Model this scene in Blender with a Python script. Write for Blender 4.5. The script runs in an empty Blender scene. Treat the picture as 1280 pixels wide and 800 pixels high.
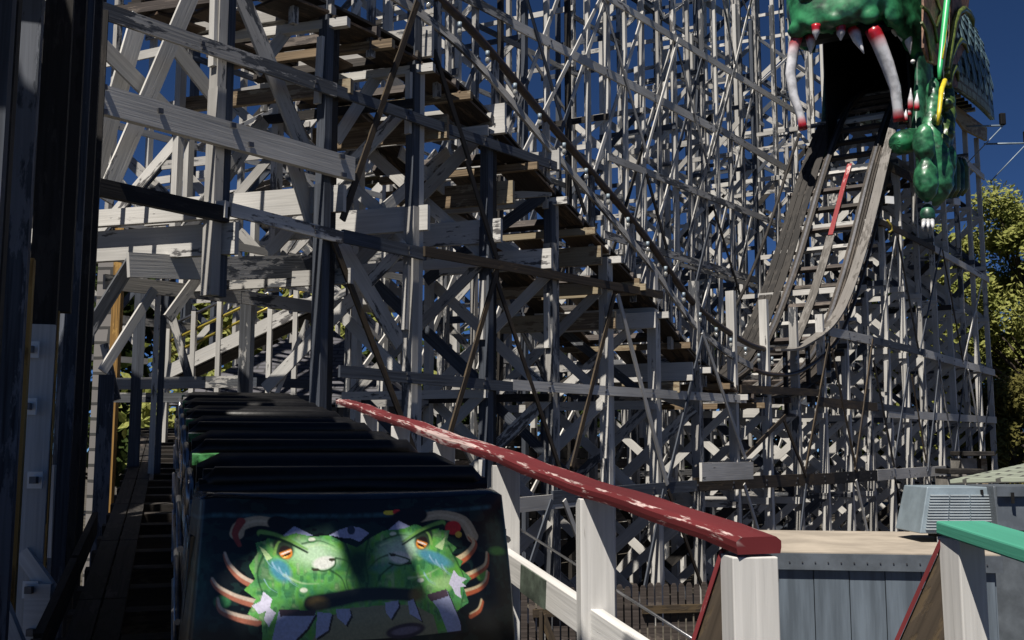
import bpy, math, random
import numpy as np
from mathutils import Vector, Matrix
random.seed(7)
RND = random.Random(11)
S = bpy.context.scene
COL = S.collection

# ------------------------------------------------------------------ camera, light, exposure
EZ = 3.2                      # eye height above the ground
FPX = 1300.0                  # focal length in photo pixels (1280 wide)
TH = math.atan(162.0 / FPX)   # camera pitched up
cam = bpy.data.cameras.new('camera'); camo = bpy.data.objects.new('camera', cam); COL.objects.link(camo)
camo.location = (0, 0, EZ); camo.rotation_euler = (math.pi / 2 + TH, 0, 0)
cam.sensor_width = 36; cam.lens = 36 * FPX / 1280; cam.clip_start = 0.05; cam.clip_end = 2000
S.camera = camo
SUN = Vector((-0.58, -1.0, 2.0)).normalized()          # towards the sun
W = bpy.data.worlds.new('World'); S.world = W; W.use_nodes = True
nt = W.node_tree; nt.nodes.clear()
sky = nt.nodes.new('ShaderNodeTexSky'); sky.sky_type = 'NISHITA'; sky.sun_disc = False
sky.sun_elevation = math.asin(SUN.z); sky.sun_rotation = math.atan2(SUN.x, SUN.y)
sky.altitude = 4500; sky.air_density = 0.55; sky.dust_density = 0.0; sky.ozone_density = 7.0
bg = nt.nodes.new('ShaderNodeBackground'); bg.inputs[1].default_value = 0.05
wo = nt.nodes.new('ShaderNodeOutputWorld')
tint = nt.nodes.new('ShaderNodeMix'); tint.data_type = 'RGBA'; tint.blend_type = 'MULTIPLY'; tint.inputs[0].default_value = 1; tint.inputs[7].default_value = (0.68, 0.85, 0.98, 1)
nt.links.new(sky.outputs[0], tint.inputs[6]); nt.links.new(tint.outputs[2], bg.inputs[0]); nt.links.new(bg.outputs[0], wo.inputs[0])
sl = bpy.data.lights.new('sun', 'SUN'); sl.energy = 5.0; sl.angle = math.radians(0.5); sl.color = (1, 0.94, 0.85)
so = bpy.data.objects.new('sun', sl); COL.objects.link(so); so.location = (0, -10, 30)
so.rotation_euler = SUN.to_track_quat('Z', 'Y').to_euler()
S.view_settings.view_transform = 'Standard'; S.view_settings.look = 'None'
S.view_settings.exposure = 0.55; S.view_settings.gamma = 1.0; S.view_settings.use_curve_mapping = False
S.render.resolution_x = 1024; S.render.resolution_y = 640

# ------------------------------------------------------------------ coordinates
CT, ST = math.cos(TH), math.sin(TH)
def ray(px, py):
    xc = (px - 640) / FPX; yc = (400 - py) / FPX
    return Vector((xc, CT - yc * ST, ST + yc * CT))
EYE = Vector((0, 0, EZ))
def at(px, py, Y):
    d = ray(px, py); return EYE + d * (Y / d.y)
DX, DY = 0.617, 0.787
D1 = Vector((DX, DY, 0)).normalized()        # direction of the trestle face
NF = Vector((DY, -DX, 0)).normalized()       # its normal, towards the camera
DF = 10.0
def FP(px, py, off=0.0):                     # point on the trestle face
    d = ray(px, py); t = (DF - off) / (-NF.dot(d)); return EYE + d * t
def base_k(k):                               # bent k on the face line (z = 0)
    Y = 9.18 + 1.305 * k; return Vector((0.784 * Y - 12.706, Y, 0))
def e_k(k):                                  # direction of bent k, into the structure
    t = min(1, max(0, k / 16.0)); a = Vector((-0.97, 0.24, 0)).lerp(Vector((-0.85, 0.53, 0)), t)
    return a.normalized()
UP = Vector((0, 0, 1))

# ------------------------------------------------------------------ materials
MATS = {}
def newmat(name):
    m = bpy.data.materials.new(name); m.use_nodes = True; m.node_tree.nodes.clear(); MATS[name] = m
    return m, m.node_tree
class N:
    def __init__(s, nt): s.nt = nt
    def n(s, typ, **kw):
        nd = s.nt.nodes.new(typ)
        for k, v in kw.items(): setattr(nd, k, v)
        return nd
    def l(s, a, b): s.nt.links.new(a, b)
def wood(name, paint, bare, amount=0.35, rough=0.7, grain=0.5, dirt=0.35, gscale=40, ps=(2.4, 9), spec=0.25, wear=0.0):
    m, t = newmat(name); g = N(t)
    uv = g.n('ShaderNodeUVMap'); oi = g.n('ShaderNodeObjectInfo')
    mp = g.n('ShaderNodeMapping'); mp.inputs['Scale'].default_value = (1.2, gscale, 1); g.l(uv.outputs[0], mp.inputs[0])
    gr = g.n('ShaderNodeTexNoise'); gr.inputs['Scale'].default_value = 1; gr.inputs['Detail'].default_value = 5; gr.inputs['Distortion'].default_value = 0.6
    g.l(mp.outputs[0], gr.inputs[0])
    mp2 = g.n('ShaderNodeMapping'); mp2.inputs['Scale'].default_value = (*ps, 1); g.l(uv.outputs[0], mp2.inputs[0])
    pe = g.n('ShaderNodeTexNoise'); pe.inputs['Scale'].default_value = 1; pe.inputs['Detail'].default_value = 8; pe.inputs['Roughness'].default_value = 0.68
    g.l(mp2.outputs[0], pe.inputs[0])
    mp3 = g.n('ShaderNodeMapping'); mp3.inputs['Scale'].default_value = (0.45, 0.8, 1); g.l(uv.outputs[0], mp3.inputs[0])
    lo = g.n('ShaderNodeTexNoise'); lo.inputs['Scale'].default_value = 1; lo.inputs['Detail'].default_value = 3; g.l(mp3.outputs[0], lo.inputs[0])
    ad = g.n('ShaderNodeMath', operation='MULTIPLY_ADD'); g.l(lo.outputs[0], ad.inputs[0]); ad.inputs[1].default_value = 0.9; g.l(pe.outputs[0], ad.inputs[2])
    ad2 = g.n('ShaderNodeMath', operation='MULTIPLY_ADD'); g.l(oi.outputs['Random'], ad2.inputs[0]); ad2.inputs[1].default_value = 0.16; g.l(ad.outputs[0], ad2.inputs[2])
    if wear:
        at_ = g.n('ShaderNodeAttribute'); at_.attribute_name = 'wear'; ad3 = g.n('ShaderNodeMath', operation='MULTIPLY_ADD'); g.l(at_.outputs['Fac'], ad3.inputs[0]); ad3.inputs[1].default_value = wear; g.l(ad2.outputs[0], ad3.inputs[2]); ad2 = ad3
    ra = g.n('ShaderNodeValToRGB'); c = 1.38 - amount * 0.75
    ra.color_ramp.elements[0].position = 0; ra.color_ramp.elements[1].position = 1
    sub = g.n('ShaderNodeMapRange'); sub.inputs['From Min'].default_value = c - 0.02; sub.inputs['From Max'].default_value = c + 0.03
    g.l(ad2.outputs[0], sub.inputs['Value'])
    # tones
    gm = g.n('ShaderNodeMapRange'); gm.inputs['From Min'].default_value = 0.3; gm.inputs['From Max'].default_value = 0.7
    gm.inputs['To Min'].default_value = 1 - grain; gm.inputs['To Max'].default_value = 1.15; g.l(gr.outputs[0], gm.inputs['Value'])
    dm = g.n('ShaderNodeMapRange'); dm.inputs['From Min'].default_value = 0.35; dm.inputs['From Max'].default_value = 0.65
    dm.inputs['To Min'].default_value = 1 - dirt; dm.inputs['To Max'].default_value = 1.0; g.l(lo.outputs[0], dm.inputs['Value'])
    gp = g.n('ShaderNodeMix', data_type='FLOAT'); g.l(gm.outputs[0], gp.inputs[3]); gp.inputs[2].default_value = 1.0; gp.inputs[0].default_value = 0.35
    pv = g.n('ShaderNodeMath', operation='MULTIPLY'); g.l(gp.outputs[0], pv.inputs[0]); g.l(dm.outputs[0], pv.inputs[1])
    pc = g.n('ShaderNodeMix', data_type='RGBA', blend_type='MULTIPLY'); pc.inputs[0].default_value = 1; pc.inputs[6].default_value = (*paint, 1); g.l(pv.outputs[0], pc.inputs[7])
    bc = g.n('ShaderNodeMix', data_type='RGBA', blend_type='MULTIPLY'); bc.inputs[0].default_value = 1; bc.inputs[6].default_value = (*bare, 1); g.l(gm.outputs[0], bc.inputs[7])
    mx = g.n('ShaderNodeMix', data_type='RGBA'); g.l(sub.outputs[0], mx.inputs[0]); g.l(pc.outputs[2], mx.inputs[6]); g.l(bc.outputs[2], mx.inputs[7])
    b = g.n('ShaderNodeBsdfPrincipled'); b.inputs['Roughness'].default_value = rough; b.inputs['Specular IOR Level'].default_value = 0.25
    g.l(mx.outputs[2], b.inputs['Base Color'])
    hh = g.n('ShaderNodeMath', operation='MULTIPLY_ADD'); g.l(sub.outputs[0], hh.inputs[0]); hh.inputs[1].default_value = -0.6; g.l(gr.outputs[0], hh.inputs[2])
    bu = g.n('ShaderNodeBump'); bu.inputs['Strength'].default_value = 0.35; bu.inputs['Distance'].default_value = 0.006; g.l(hh.outputs[0], bu.inputs['Height']); g.l(bu.outputs[0], b.inputs['Normal'])
    o = g.n('ShaderNodeOutputMaterial'); g.l(b.outputs[0], o.inputs[0])
    return m
def plain(name, col, rough=0.5, metal=0.0, var=0.3, scale=6.0, spec=0.5, bump=0.15, coat=0.0, col2=None, lo=0.4, hi=0.65, stretch=None):
    m, t = newmat(name); g = N(t)
    tc = g.n('ShaderNodeTexCoord'); no = g.n('ShaderNodeTexNoise'); no.inputs['Scale'].default_value = scale; no.inputs['Detail'].default_value = 7
    no.inputs['Roughness'].default_value = 0.62; src = tc.outputs['Object']
    if stretch:
        mpp = g.n('ShaderNodeMapping'); mpp.inputs['Scale'].default_value = stretch; g.l(src, mpp.inputs[0]); src = mpp.outputs[0]
    g.l(src, no.inputs[0])
    mr = g.n('ShaderNodeMapRange'); mr.inputs['From Min'].default_value = lo; mr.inputs['From Max'].default_value = hi; g.l(no.outputs[0], mr.inputs['Value'])
    mx = g.n('ShaderNodeMix', data_type='RGBA'); g.l(mr.outputs[0], mx.inputs[0])
    mx.inputs[6].default_value = (*[c * (1 - var) for c in col], 1); mx.inputs[7].default_value = (*(col2 or col), 1)
    b = g.n('ShaderNodeBsdfPrincipled'); b.inputs['Roughness'].default_value = rough; b.inputs['Metallic'].default_value = metal
    b.inputs['Specular IOR Level'].default_value = spec; b.inputs['Coat Weight'].default_value = coat; b.inputs['Coat Roughness'].default_value = 0.12
    g.l(mx.outputs[2], b.inputs['Base Color'])
    if bump:
        bu = g.n('ShaderNodeBump'); bu.inputs['Strength'].default_value = bump; bu.inputs['Distance'].default_value = 0.02; g.l(no.outputs[0], bu.inputs['Height']); g.l(bu.outputs[0], b.inputs['Normal'])
    o = g.n('ShaderNodeOutputMaterial'); g.l(b.outputs[0], o.inputs[0])
    return m
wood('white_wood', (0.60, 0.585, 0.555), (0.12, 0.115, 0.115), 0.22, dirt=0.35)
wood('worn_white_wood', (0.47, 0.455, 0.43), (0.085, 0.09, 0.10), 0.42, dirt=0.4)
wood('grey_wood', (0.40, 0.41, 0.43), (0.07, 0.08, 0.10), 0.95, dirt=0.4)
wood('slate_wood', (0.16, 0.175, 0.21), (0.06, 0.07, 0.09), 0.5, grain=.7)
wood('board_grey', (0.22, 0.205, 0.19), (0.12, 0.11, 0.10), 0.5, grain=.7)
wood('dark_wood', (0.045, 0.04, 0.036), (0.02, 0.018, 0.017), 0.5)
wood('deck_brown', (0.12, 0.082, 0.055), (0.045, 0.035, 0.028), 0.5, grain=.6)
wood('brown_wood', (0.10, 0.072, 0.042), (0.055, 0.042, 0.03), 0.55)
wood('rail_wood', (0.105, 0.087, 0.073), (0.045, 0.038, 0.033), 0.6, grain=0.7)
wood('tan_wood', (0.40, 0.33, 0.22), (0.22, 0.16, 0.10), 0.5, grain=0.6)
wood('yellow_wood', (0.50, 0.30, 0.09), (0.30, 0.17, 0.05), 0.5, grain=0.65)
wood('picket_wood', (0.17, 0.14, 0.12), (0.08, 0.066, 0.06), 0.6, grain=0.7)
wood('red_paint', (0.20, 0.032, 0.036), (0.50, 0.38, 0.36), 0.26, rough=0.55, grain=0.5, gscale=26, ps=(5, 40), dirt=.55, wear=.13)
wood('fresh_red', (0.30, 0.03, 0.035), (0.6, 0.4, 0.38), 0.3, rough=0.4)
wood('green_paint', (0.075, 0.33, 0.23), (0.20, 0.34, 0.27), 0.2, rough=0.5, grain=0.2)
wood('post_white', (0.66, 0.65, 0.63), (0.22, 0.18, 0.15), 0.21, dirt=0.25, grain=0.55, ps=(1.6, 30))
plain('galvanised', (0.13, 0.15, 0.175), 0.42, 0.2, 0.35, 3.5)
plain('shed_wall', (0.155, 0.19, 0.23), 0.42, 0.1, 0.45, 7, 0.5, 0.05, stretch=(1, 1, .07))
plain('ac_metal', (0.24, 0.30, 0.345), 0.45, 0.1, 0.25, 4)
plain('louvre_metal', (0.42, 0.48, 0.52), 0.45, 0.1, 0.2, 4)
plain('dull_green', (0.085, 0.11, 0.085), 0.7, 0, 0.5, 14)
plain('steel', (0.35, 0.35, 0.36), 0.3, 0.9, 0.3, 12)
plain('pipe_brown', (0.06, 0.042, 0.034), 0.45, 0.3, 0.4, 9)
plain('black', (0.006, 0.006, 0.007), 0.7, 0, 0.3, 5, 0.2)
plain('vinyl', (0.008, 0.008, 0.009), 0.42, 0, 0.4, 30, 0.3, 0.08)
plain('car_body', (0.008, 0.012, 0.016), 0.22, 0, 0.7, 4, 0.5, 0.03, 0.6, (0.015, 0.03, 0.035))
plain('car_green', (0.03, 0.16, 0.04), 0.3, 0, 0.8, 22, 0.5, 0.03, 0.5, (0.12, 0.42, 0.14))
plain('dragon_green', (0.02, 0.15, 0.07), 0.36, 0, 0.75, 1.2, 0.5, 0.12, 0.2, (0.045, 0.27, 0.11))
plain('dragon_dark', (0.012, 0.075, 0.05), 0.45, 0, 0.7, 3, 0.5, 0.3, 0.1, (0.03, 0.14, 0.075))
plain('dragon_leg', (0.018, 0.12, 0.06), 0.42, 0, 0.7, 2.5, 0.5, 0.25, 0.1, (0.04, 0.21, 0.09))
plain('dragon_olive', (0.12, 0.16, 0.03), 0.4, 0, 0.6, 5, 0.5, 0.4, 0.2)
plain('dragon_shoulder', (0.02, 0.09, 0.03), 0.4, 0, 0.7, 6, 0.5, 0.4, 0.2, (0.10, 0.16, 0.03))
plain('dragon_yellow', (0.70, 0.56, 0.03), 0.4, 0, 0.3, 5)
plain('membrane', (0.22, 0.11, 0.06), 0.6, 0, 0.55, 3.5, 0.4, 0.3, 0, (0.34, 0.18, 0.11))
plain('wing_bone', (0.05, 0.45, 0.16), 0.35, 0, 0.2, 3)
plain('tooth', (0.74, 0.74, 0.76), 0.3, 0, 0.35, 5, 0.5, 0.1)
plain('gum', (0.40, 0.012, 0.02), 0.3, 0, 0.6, 4)
plain('white_sheet', (0.75, 0.75, 0.74), 0.4, 0, 0.1, 5)
plain('roof_tan', (0.38, 0.33, 0.27), 0.8, 0, 0.3, 1.8, 0.3, 0.1)
plain('ground', (0.10, 0.088, 0.07), 0.95, 0, 0.6, 0.9, 0.2, 0.4)
plain('concrete', (0.32, 0.30, 0.27), 0.9, 0, 0.35, 3)
plain('bark', (0.07, 0.052, 0.038), 0.9, 0, 0.5, 6)
plain('shade_metal', (0.10, 0.10, 0.11), 0.4, 0.5, 0.3, 9)
plain('brass', (0.45, 0.36, 0.06), 0.4, 0.4, 0.3, 9)
def foliage(name, a, b):
    m, t = newmat(name); g = N(t)
    tc = g.n('ShaderNodeTexCoord'); no = g.n('ShaderNodeTexNoise'); no.inputs['Scale'].default_value = 0.9; no.inputs['Detail'].default_value = 5; g.l(tc.outputs['Object'], no.inputs[0])
    n2 = g.n('ShaderNodeTexNoise'); n2.inputs['Scale'].default_value = 9; g.l(tc.outputs['Object'], n2.inputs[0])
    av = g.n('ShaderNodeMath', operation='ADD'); g.l(no.outputs[0], av.inputs[0]); g.l(n2.outputs[0], av.inputs[1])
    mr = g.n('ShaderNodeMapRange'); mr.inputs['From Min'].default_value = 0.75; mr.inputs['From Max'].default_value = 1.25; g.l(av.outputs[0], mr.inputs['Value'])
    mx = g.n('ShaderNodeMix', data_type='RGBA'); g.l(mr.outputs[0], mx.inputs[0]); mx.inputs[6].default_value = (*a, 1); mx.inputs[7].default_value = (*b, 1)
    d = g.n('ShaderNodeBsdfDiffuse'); g.l(mx.outputs[2], d.inputs[0]); tr = g.n('ShaderNodeBsdfTranslucent'); g.l(mx.outputs[2], tr.inputs[0])
    ms = g.n('ShaderNodeMixShader'); ms.inputs[0].default_value = 0.3; g.l(d.outputs[0], ms.inputs[1]); g.l(tr.outputs[0], ms.inputs[2])
    o = g.n('ShaderNodeOutputMaterial'); g.l(ms.outputs[0], o.inputs[0])
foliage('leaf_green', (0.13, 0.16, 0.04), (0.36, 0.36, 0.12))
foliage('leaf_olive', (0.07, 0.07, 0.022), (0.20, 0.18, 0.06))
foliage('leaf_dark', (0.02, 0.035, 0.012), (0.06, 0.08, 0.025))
def glass(name):
    m, t = newmat(name); g = N(t); b = g.n('ShaderNodeBsdfPrincipled'); b.inputs['Base Color'].default_value = (0.5, 0.5, 0.47, 1)
    b.inputs['Roughness'].default_value = 0.08; b.inputs['Transmission Weight'].default_value = 0.55; o = g.n('ShaderNodeOutputMaterial'); g.l(b.outputs[0], o.inputs[0])
glass('bulb_glass')
def vcol(name, rough, coat):
    m, t = newmat(name); g = N(t); a = g.n('ShaderNodeVertexColor'); a.layer_name = 'Col'; tc = g.n('ShaderNodeTexCoord'); no = g.n('ShaderNodeTexNoise'); no.inputs['Scale'].default_value = 4; no.inputs['Detail'].default_value = 6; g.l(tc.outputs['Object'], no.inputs[0])
    mr = g.n('ShaderNodeMapRange'); mr.inputs['From Min'].default_value = .35; mr.inputs['From Max'].default_value = .6; mr.inputs['To Min'].default_value = .6; g.l(no.outputs[0], mr.inputs['Value'])
    mx = g.n('ShaderNodeMix', data_type='RGBA', blend_type='MULTIPLY'); mx.inputs[0].default_value = 1; g.l(a.outputs[0], mx.inputs[6]); g.l(mr.outputs[0], mx.inputs[7])
    b = g.n('ShaderNodeBsdfPrincipled'); b.inputs['Roughness'].default_value = rough; b.inputs['Coat Weight'].default_value = coat; g.l(mx.outputs[2], b.inputs['Base Color']); o = g.n('ShaderNodeOutputMaterial'); g.l(b.outputs[0], o.inputs[0])
vcol('tooth_paint', .3, .2)
def tiles(name, c1, c2, cm, sx, sy, rough=0.8, mortar=0.03, bump=0.5):
    m, t = newmat(name); g = N(t); uv = g.n('ShaderNodeUVMap')
    br = g.n('ShaderNodeTexBrick'); br.inputs['Color1'].default_value = (*c1, 1); br.inputs['Color2'].default_value = (*c2, 1); br.inputs['Mortar'].default_value = (*cm, 1)
    br.inputs['Scale'].default_value = 1; br.inputs['Brick Width'].default_value = sx; br.inputs['Row Height'].default_value = sy; br.inputs['Mortar Size'].default_value = mortar
    no = g.n('ShaderNodeTexNoise'); no.inputs['Scale'].default_value = 3; g.l(uv.outputs[0], no.inputs[0])
    vm = g.n('ShaderNodeVectorMath', operation='MULTIPLY_ADD'); g.l(no.outputs['Color'], vm.inputs[0]); vm.inputs[1].default_value = (0.08, 0.03, 0); g.l(uv.outputs[0], vm.inputs[2])
    g.l(vm.outputs[0], br.inputs[0])
    b = g.n('ShaderNodeBsdfPrincipled'); b.inputs['Roughness'].default_value = rough; g.l(br.outputs[0], b.inputs['Base Color'])
    bu = g.n('ShaderNodeBump'); bu.inputs['Strength'].default_value = bump; bu.inputs['Distance'].default_value = 0.03; bu.invert = True; g.l(br.outputs['Fac'], bu.inputs['Height']); g.l(bu.outputs[0], b.inputs['Normal'])
    o = g.n('ShaderNodeOutputMaterial'); g.l(b.outputs[0], o.inputs[0])
tiles('shingle_green', (0.26, 0.29, 0.23), (0.20, 0.23, 0.18), (0.05, 0.05, 0.045), 0.45, 0.22)
tiles('shingle_grey', (0.085, 0.083, 0.095), (0.07, 0.068, 0.08), (0.025, 0.025, 0.028), 0.5, 0.2)
tiles('siding_grey', (0.20, 0.19, 0.185), (0.16, 0.15, 0.145), (0.04, 0.04, 0.04), 0.6, 0.28)
tiles('dragon_scale', (0.13, 0.21, 0.23), (0.07, 0.14, 0.17), (0.008, 0.015, 0.02), 0.55, 0.34, 0.45, 0.05, 1.0)

# ------------------------------------------------------------------ object helpers
def V(p): return Vector(p)
class MB:
    def __init__(s): s.v = []; s.f = []; s.uv = []; s.mi = []; s.cur = 0; s.smooth = []
    def face(s, idx, uvs=None, smooth=False):
        s.f.append(tuple(idx)); s.uv.append(uvs or [(0, 0)] * len(idx)); s.mi.append(s.cur); s.smooth.append(smooth)
    def beam(s, p, q, w, h, up=UP, sag=0.0):
        p = V(p); q = V(q); a = q - p; L = a.length
        if L < 1e-5: return s
        a = a / L; up = V(up)
        if abs(a.dot(up.normalized())) > 0.985: up = Vector((0.3, 1, 0.1)) if abs(a.z) > 0.7 else UP
        sd = a.cross(up).normalized(); hd = sd.cross(a).normalized()
        o = len(s.v)
        c = [(-1, -1), (1, -1), (1, 1), (-1, 1)]
        for e in (p, q):
            for (i, j) in c: s.v.append(e + sd * (i * w / 2) + hd * (j * h / 2))
        r1 = RND.uniform(0, 60); r2 = RND.uniform(0, 60); dims = [w, h, w, h]; acc = 0
        for i in range(4):
            j = (i + 1) % 4; d = dims[i]
            s.face((o + i, o + j, o + 4 + j, o + 4 + i), [(r1, r2 + acc), (r1, r2 + acc + d), (r1 + L, r2 + acc + d), (r1 + L, r2 + acc)]); acc += d
        s.face((o + 3, o + 2, o + 1, o), [(r1, r2), (r1, r2 + .1), (r1 + .1, r2 + .1), (r1 + .1, r2)])
        s.face((o + 4, o + 5, o + 6, o + 7), [(r1, r2), (r1, r2 + .1), (r1 + .1, r2 + .1), (r1 + .1, r2)])
        return s
    def ring(s, pts): o = len(s.v); s.v.extend(V(p) for p in pts); return list(range(o, o + len(pts)))
    def loft(s, rings, cap=True, smooth=True, closed=True):
        ids = [s.ring(r) for r in rings]; n = len(rings[0]); u = 0
        for a in range(len(ids) - 1):
            m = n if closed else n - 1
            L = (V(rings[a][0]) - V(rings[a + 1][0])).length; vv = 0
            for i in range(m):
                j = (i + 1) % n; w = (V(rings[a][i]) - V(rings[a][j])).length
                s.face((ids[a][i], ids[a][j], ids[a + 1][j], ids[a + 1][i]), [(u, vv), (u, vv + w), (u + L, vv + w), (u + L, vv)], smooth); vv += w
            u += L
        if cap and closed:
            s.face(ids[0][::-1], None, False); s.face(ids[-1], None, False)
        return s
    def tube(s, pts, rad, n=8, cap=True, flat=1.0):
        pts = [V(p) for p in pts]; rads = rad if isinstance(rad, (list, tuple)) else [rad] * len(pts); rings = []
        nrm = None
        for i, p in enumerate(pts):
            t = (pts[min(i + 1, len(pts) - 1)] - pts[max(i - 1, 0)]).normalized()
            if nrm is None:
                nrm = t.orthogonal().normalized()
            nrm = (nrm - t * nrm.dot(t)).normalized(); b = t.cross(nrm)
            rings.append([p + (nrm * math.cos(2 * math.pi * k / n) + b * math.sin(2 * math.pi * k / n) * flat) * rads[i] for k in range(n)])
        return s.loft(rings, cap)
    def ball(s, c, rx, ry=None, rz=None, nu=14, nv=9, axes=None):
        c = V(c); ry = ry or rx; rz = rz or rx; X, Yy, Z = axes or (Vector((1, 0, 0)), Vector((0, 1, 0)), UP); rings = []
        for i in range(nv + 1):
            a = -math.pi / 2 + math.pi * (i + 0.02) / (nv + 0.04)
            rings.append([c + X * (rx * math.cos(a) * math.cos(2 * math.pi * k / nu)) + Yy * (ry * math.cos(a) * math.sin(2 * math.pi * k / nu)) + Z * (rz * math.sin(a)) for k in range(nu)])
        return s.loft(rings, True)
    def prism(s, pts, n, th):
        pts = [V(p) for p in pts]; n = V(n).normalized() * th; k = len(pts); o = len(s.v)
        s.v.extend(pts); s.v.extend(p + n for p in pts)
        ax = (pts[1] - pts[0]).normalized(); bx = n.normalized().cross(ax)
        uvs = [((p - pts[0]).dot(ax), (p - pts[0]).dot(bx)) for p in pts]
        s.face(list(range(o + k - 1, o - 1, -1)), uvs[::-1]); s.face(list(range(o + k, o + 2 * k)), uvs)
        for i in range(k):
            j = (i + 1) % k; L = (pts[i] - pts[j]).length
            s.face((o + i, o + j, o + k + j, o + k + i), [(0, 0), (L, 0), (L, th), (0, th)])
        return s
    def box(s, c, sx, sy, sz, rz=0.0):
        c = V(c); d = Vector((math.cos(rz), math.sin(rz), 0))
        return s.beam(c - d * (sx / 2), c + d * (sx / 2), sy, sz)
    def build(s, name, mats, parent=None, bevel=0.0, sub=0, base=None):
        base = V(base) if base is not None else (parent['_b'] if False else (BASE.get(parent.name, Vector()) if parent else Vector()))
        me = bpy.data.meshes.new(name); me.from_pydata([tuple(v - base) for v in s.v], [], s.f)
        if not isinstance(mats, (list, tuple)): mats = [mats]
        for m in mats: me.materials.append(MATS[m])
        me.polygons.foreach_set('material_index', s.mi); me.polygons.foreach_set('use_smooth', s.smooth)
        ul = me.uv_layers.new(name='UVMap'); ul.data.foreach_set('uv', [c for f in s.uv for p in f for c in p])
        me.update()
        o = bpy.data.objects.new(name, me); COL.objects.link(o)
        if parent: o.parent = parent
        else: o.location = base
        BASE[o.name] = base
        if bevel:
            b = o.modifiers.new('bevel', 'BEVEL'); b.width = bevel; b.segments = 2; b.limit_method = 'ANGLE'
        if sub:
            b = o.modifiers.new('sub', 'SUBSURF'); b.levels = sub; b.render_levels = sub
        return o
BASE = {}
def sub_base(o): return o
def thing(name, label, cat, loc, group=None):
    o = bpy.data.objects.new(name, None); COL.objects.link(o); o.location = V(loc); o.empty_display_size = 0.2
    o['label'] = label; o['category'] = cat
    if group: o['group'] = group
    BASE[o.name] = V(loc); return o
def tag(o, label, cat, group=None):
    o['label'] = label; o['category'] = cat
    if group: o['group'] = group
    return o
def ground_of(p): p = V(p); return Vector((p.x, p.y, 0))

def pxz(p):
    p = V(p) - EYE; return (640 + FPX * p.x / max(.1, p.y * CT + p.z * ST), p.z)
def in_window(p, q):      # the clear opening over the far end of the train
    for f in (0.0, .25, .5, .75, 1.0):
        m = V(p).lerp(V(q), f); x, z = pxz(m)
        if 132 < x < 420 and -1.6 < z < 2.25 and m.y > 13: return True
    return False
class Trestle:
    """collects timbers; the 100 largest in view of each kind become parts, the rest one part"""
    def __init__(s, name, label, loc, cat='trestle', group=None):
        s.root = thing(name, label, cat, loc, group); s.items = {}
    def add(s, part, mat, p, q, w, h, up=UP):
        p = V(p); q = V(q); m = (p + q) / 2 - EYE
        if m.y < 0.5: size = 0.0001
        else:
            d = m.length; px = abs(m.x / m.y); inv = 1.0 if (px < 0.55 and m.z / m.y < 0.5) else 0.15
            size = (q - p).length * max(w, h) / d / d * inv
        if part in ('cross_brace', 'ribbon', 'sway_brace', 'ledger', 'inner_post'): w *= RND.uniform(.9, 1.15); h *= RND.uniform(.82, 1.14)
        s.items.setdefault(part, []).append((size, mat, p, q, w, h, up))
    def emit(s):
        for part, L in s.items.items():
            L.sort(key=lambda a: -a[0])
            for (_, mat, p, q, w, h, up) in L[:99]:
                MB().beam(p, q, w, h, up).build(part, mat, s.root)
            rest = L[99:]
            if rest:
                mats = sorted({r[1] for r in rest}); mb = MB()
                for (_, mat, p, q, w, h, up) in rest:
                    mb.cur = mats.index(mat); mb.beam(p, q, w, h, up)
                o = mb.build(part, mats, s.root); o['kind'] = 'stuff'

def hermite(tab, x):
    xs = [a for a, _ in tab]; ys = [b for _, b in tab]
    if x <= xs[0]: return ys[0]
    if x >= xs[-1]: return ys[-1]
    for i in range(len(xs) - 1):
        if xs[i] <= x <= xs[i + 1]: break
    def m(j):
        if j == 0 or j == len(xs) - 1: return 0.0
        return (ys[j + 1] - ys[j - 1]) / (xs[j + 1] - xs[j - 1])
    h = xs[i + 1] - xs[i]; t = (x - xs[i]) / h
    return (2*t**3-3*t*t+1)*ys[i] + (t**3-2*t*t+t)*h*m(i) + (-2*t**3+3*t*t)*ys[i+1] + (t**3-t*t)*h*m(i+1)

# ------------------------------------------------------------------ ground
gm = MB(); gm.prism([(-400, -60, -0.05), (400, -60, -0.05), (400, 700, -0.05), (-400, 700, -0.05)], (0, 0, 1), 0.05)
o = gm.build('ground', 'ground'); o['kind'] = 'structure'

# ------------------------------------------------------------------ the front trestle
ZT = [(-3, 5.4), (0, 5.6), (2, 5.75), (3.5, 5.75), (4.6, 5.42), (6, 4.35), (7.8, 2.95), (9, 1.82), (10.3, 1.25), (11.2, 1.15), (12.2, 1.38),
      (13.7, 2.45), (15.1, 4.85), (16.8, 8.7), (18, 11.0), (19.2, 12.4), (20.5, 13.0), (24, 13.1)]
def zt(k): return hermite(ZT, k)                 # walking level of the dipping track, above the eye
def tp(k, off, dz=0.0): p = base_k(k) + e_k(k) * off; p.z = EZ + zt(k) + dz; return p
def bp(k, off, z): p = base_k(k) + e_k(k) * off; p.z = EZ + z; return p
FT = Trestle('wooden_trestle', 'big white timber trestle face with the dipping track, running from the train to the dragon', ground_of(base_k(8)))
LV = [-3.1, -1.15, 0.85, 2.85, 4.85, 6.85, 8.85, 10.9]
def wm(k, p=0.5):
    r = RND.random()
    return 'white_wood' if r < p * .8 else ('worn_white_wood' if r < .84 else ('grey_wood' if r < .95 else 'dark_wood'))
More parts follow.
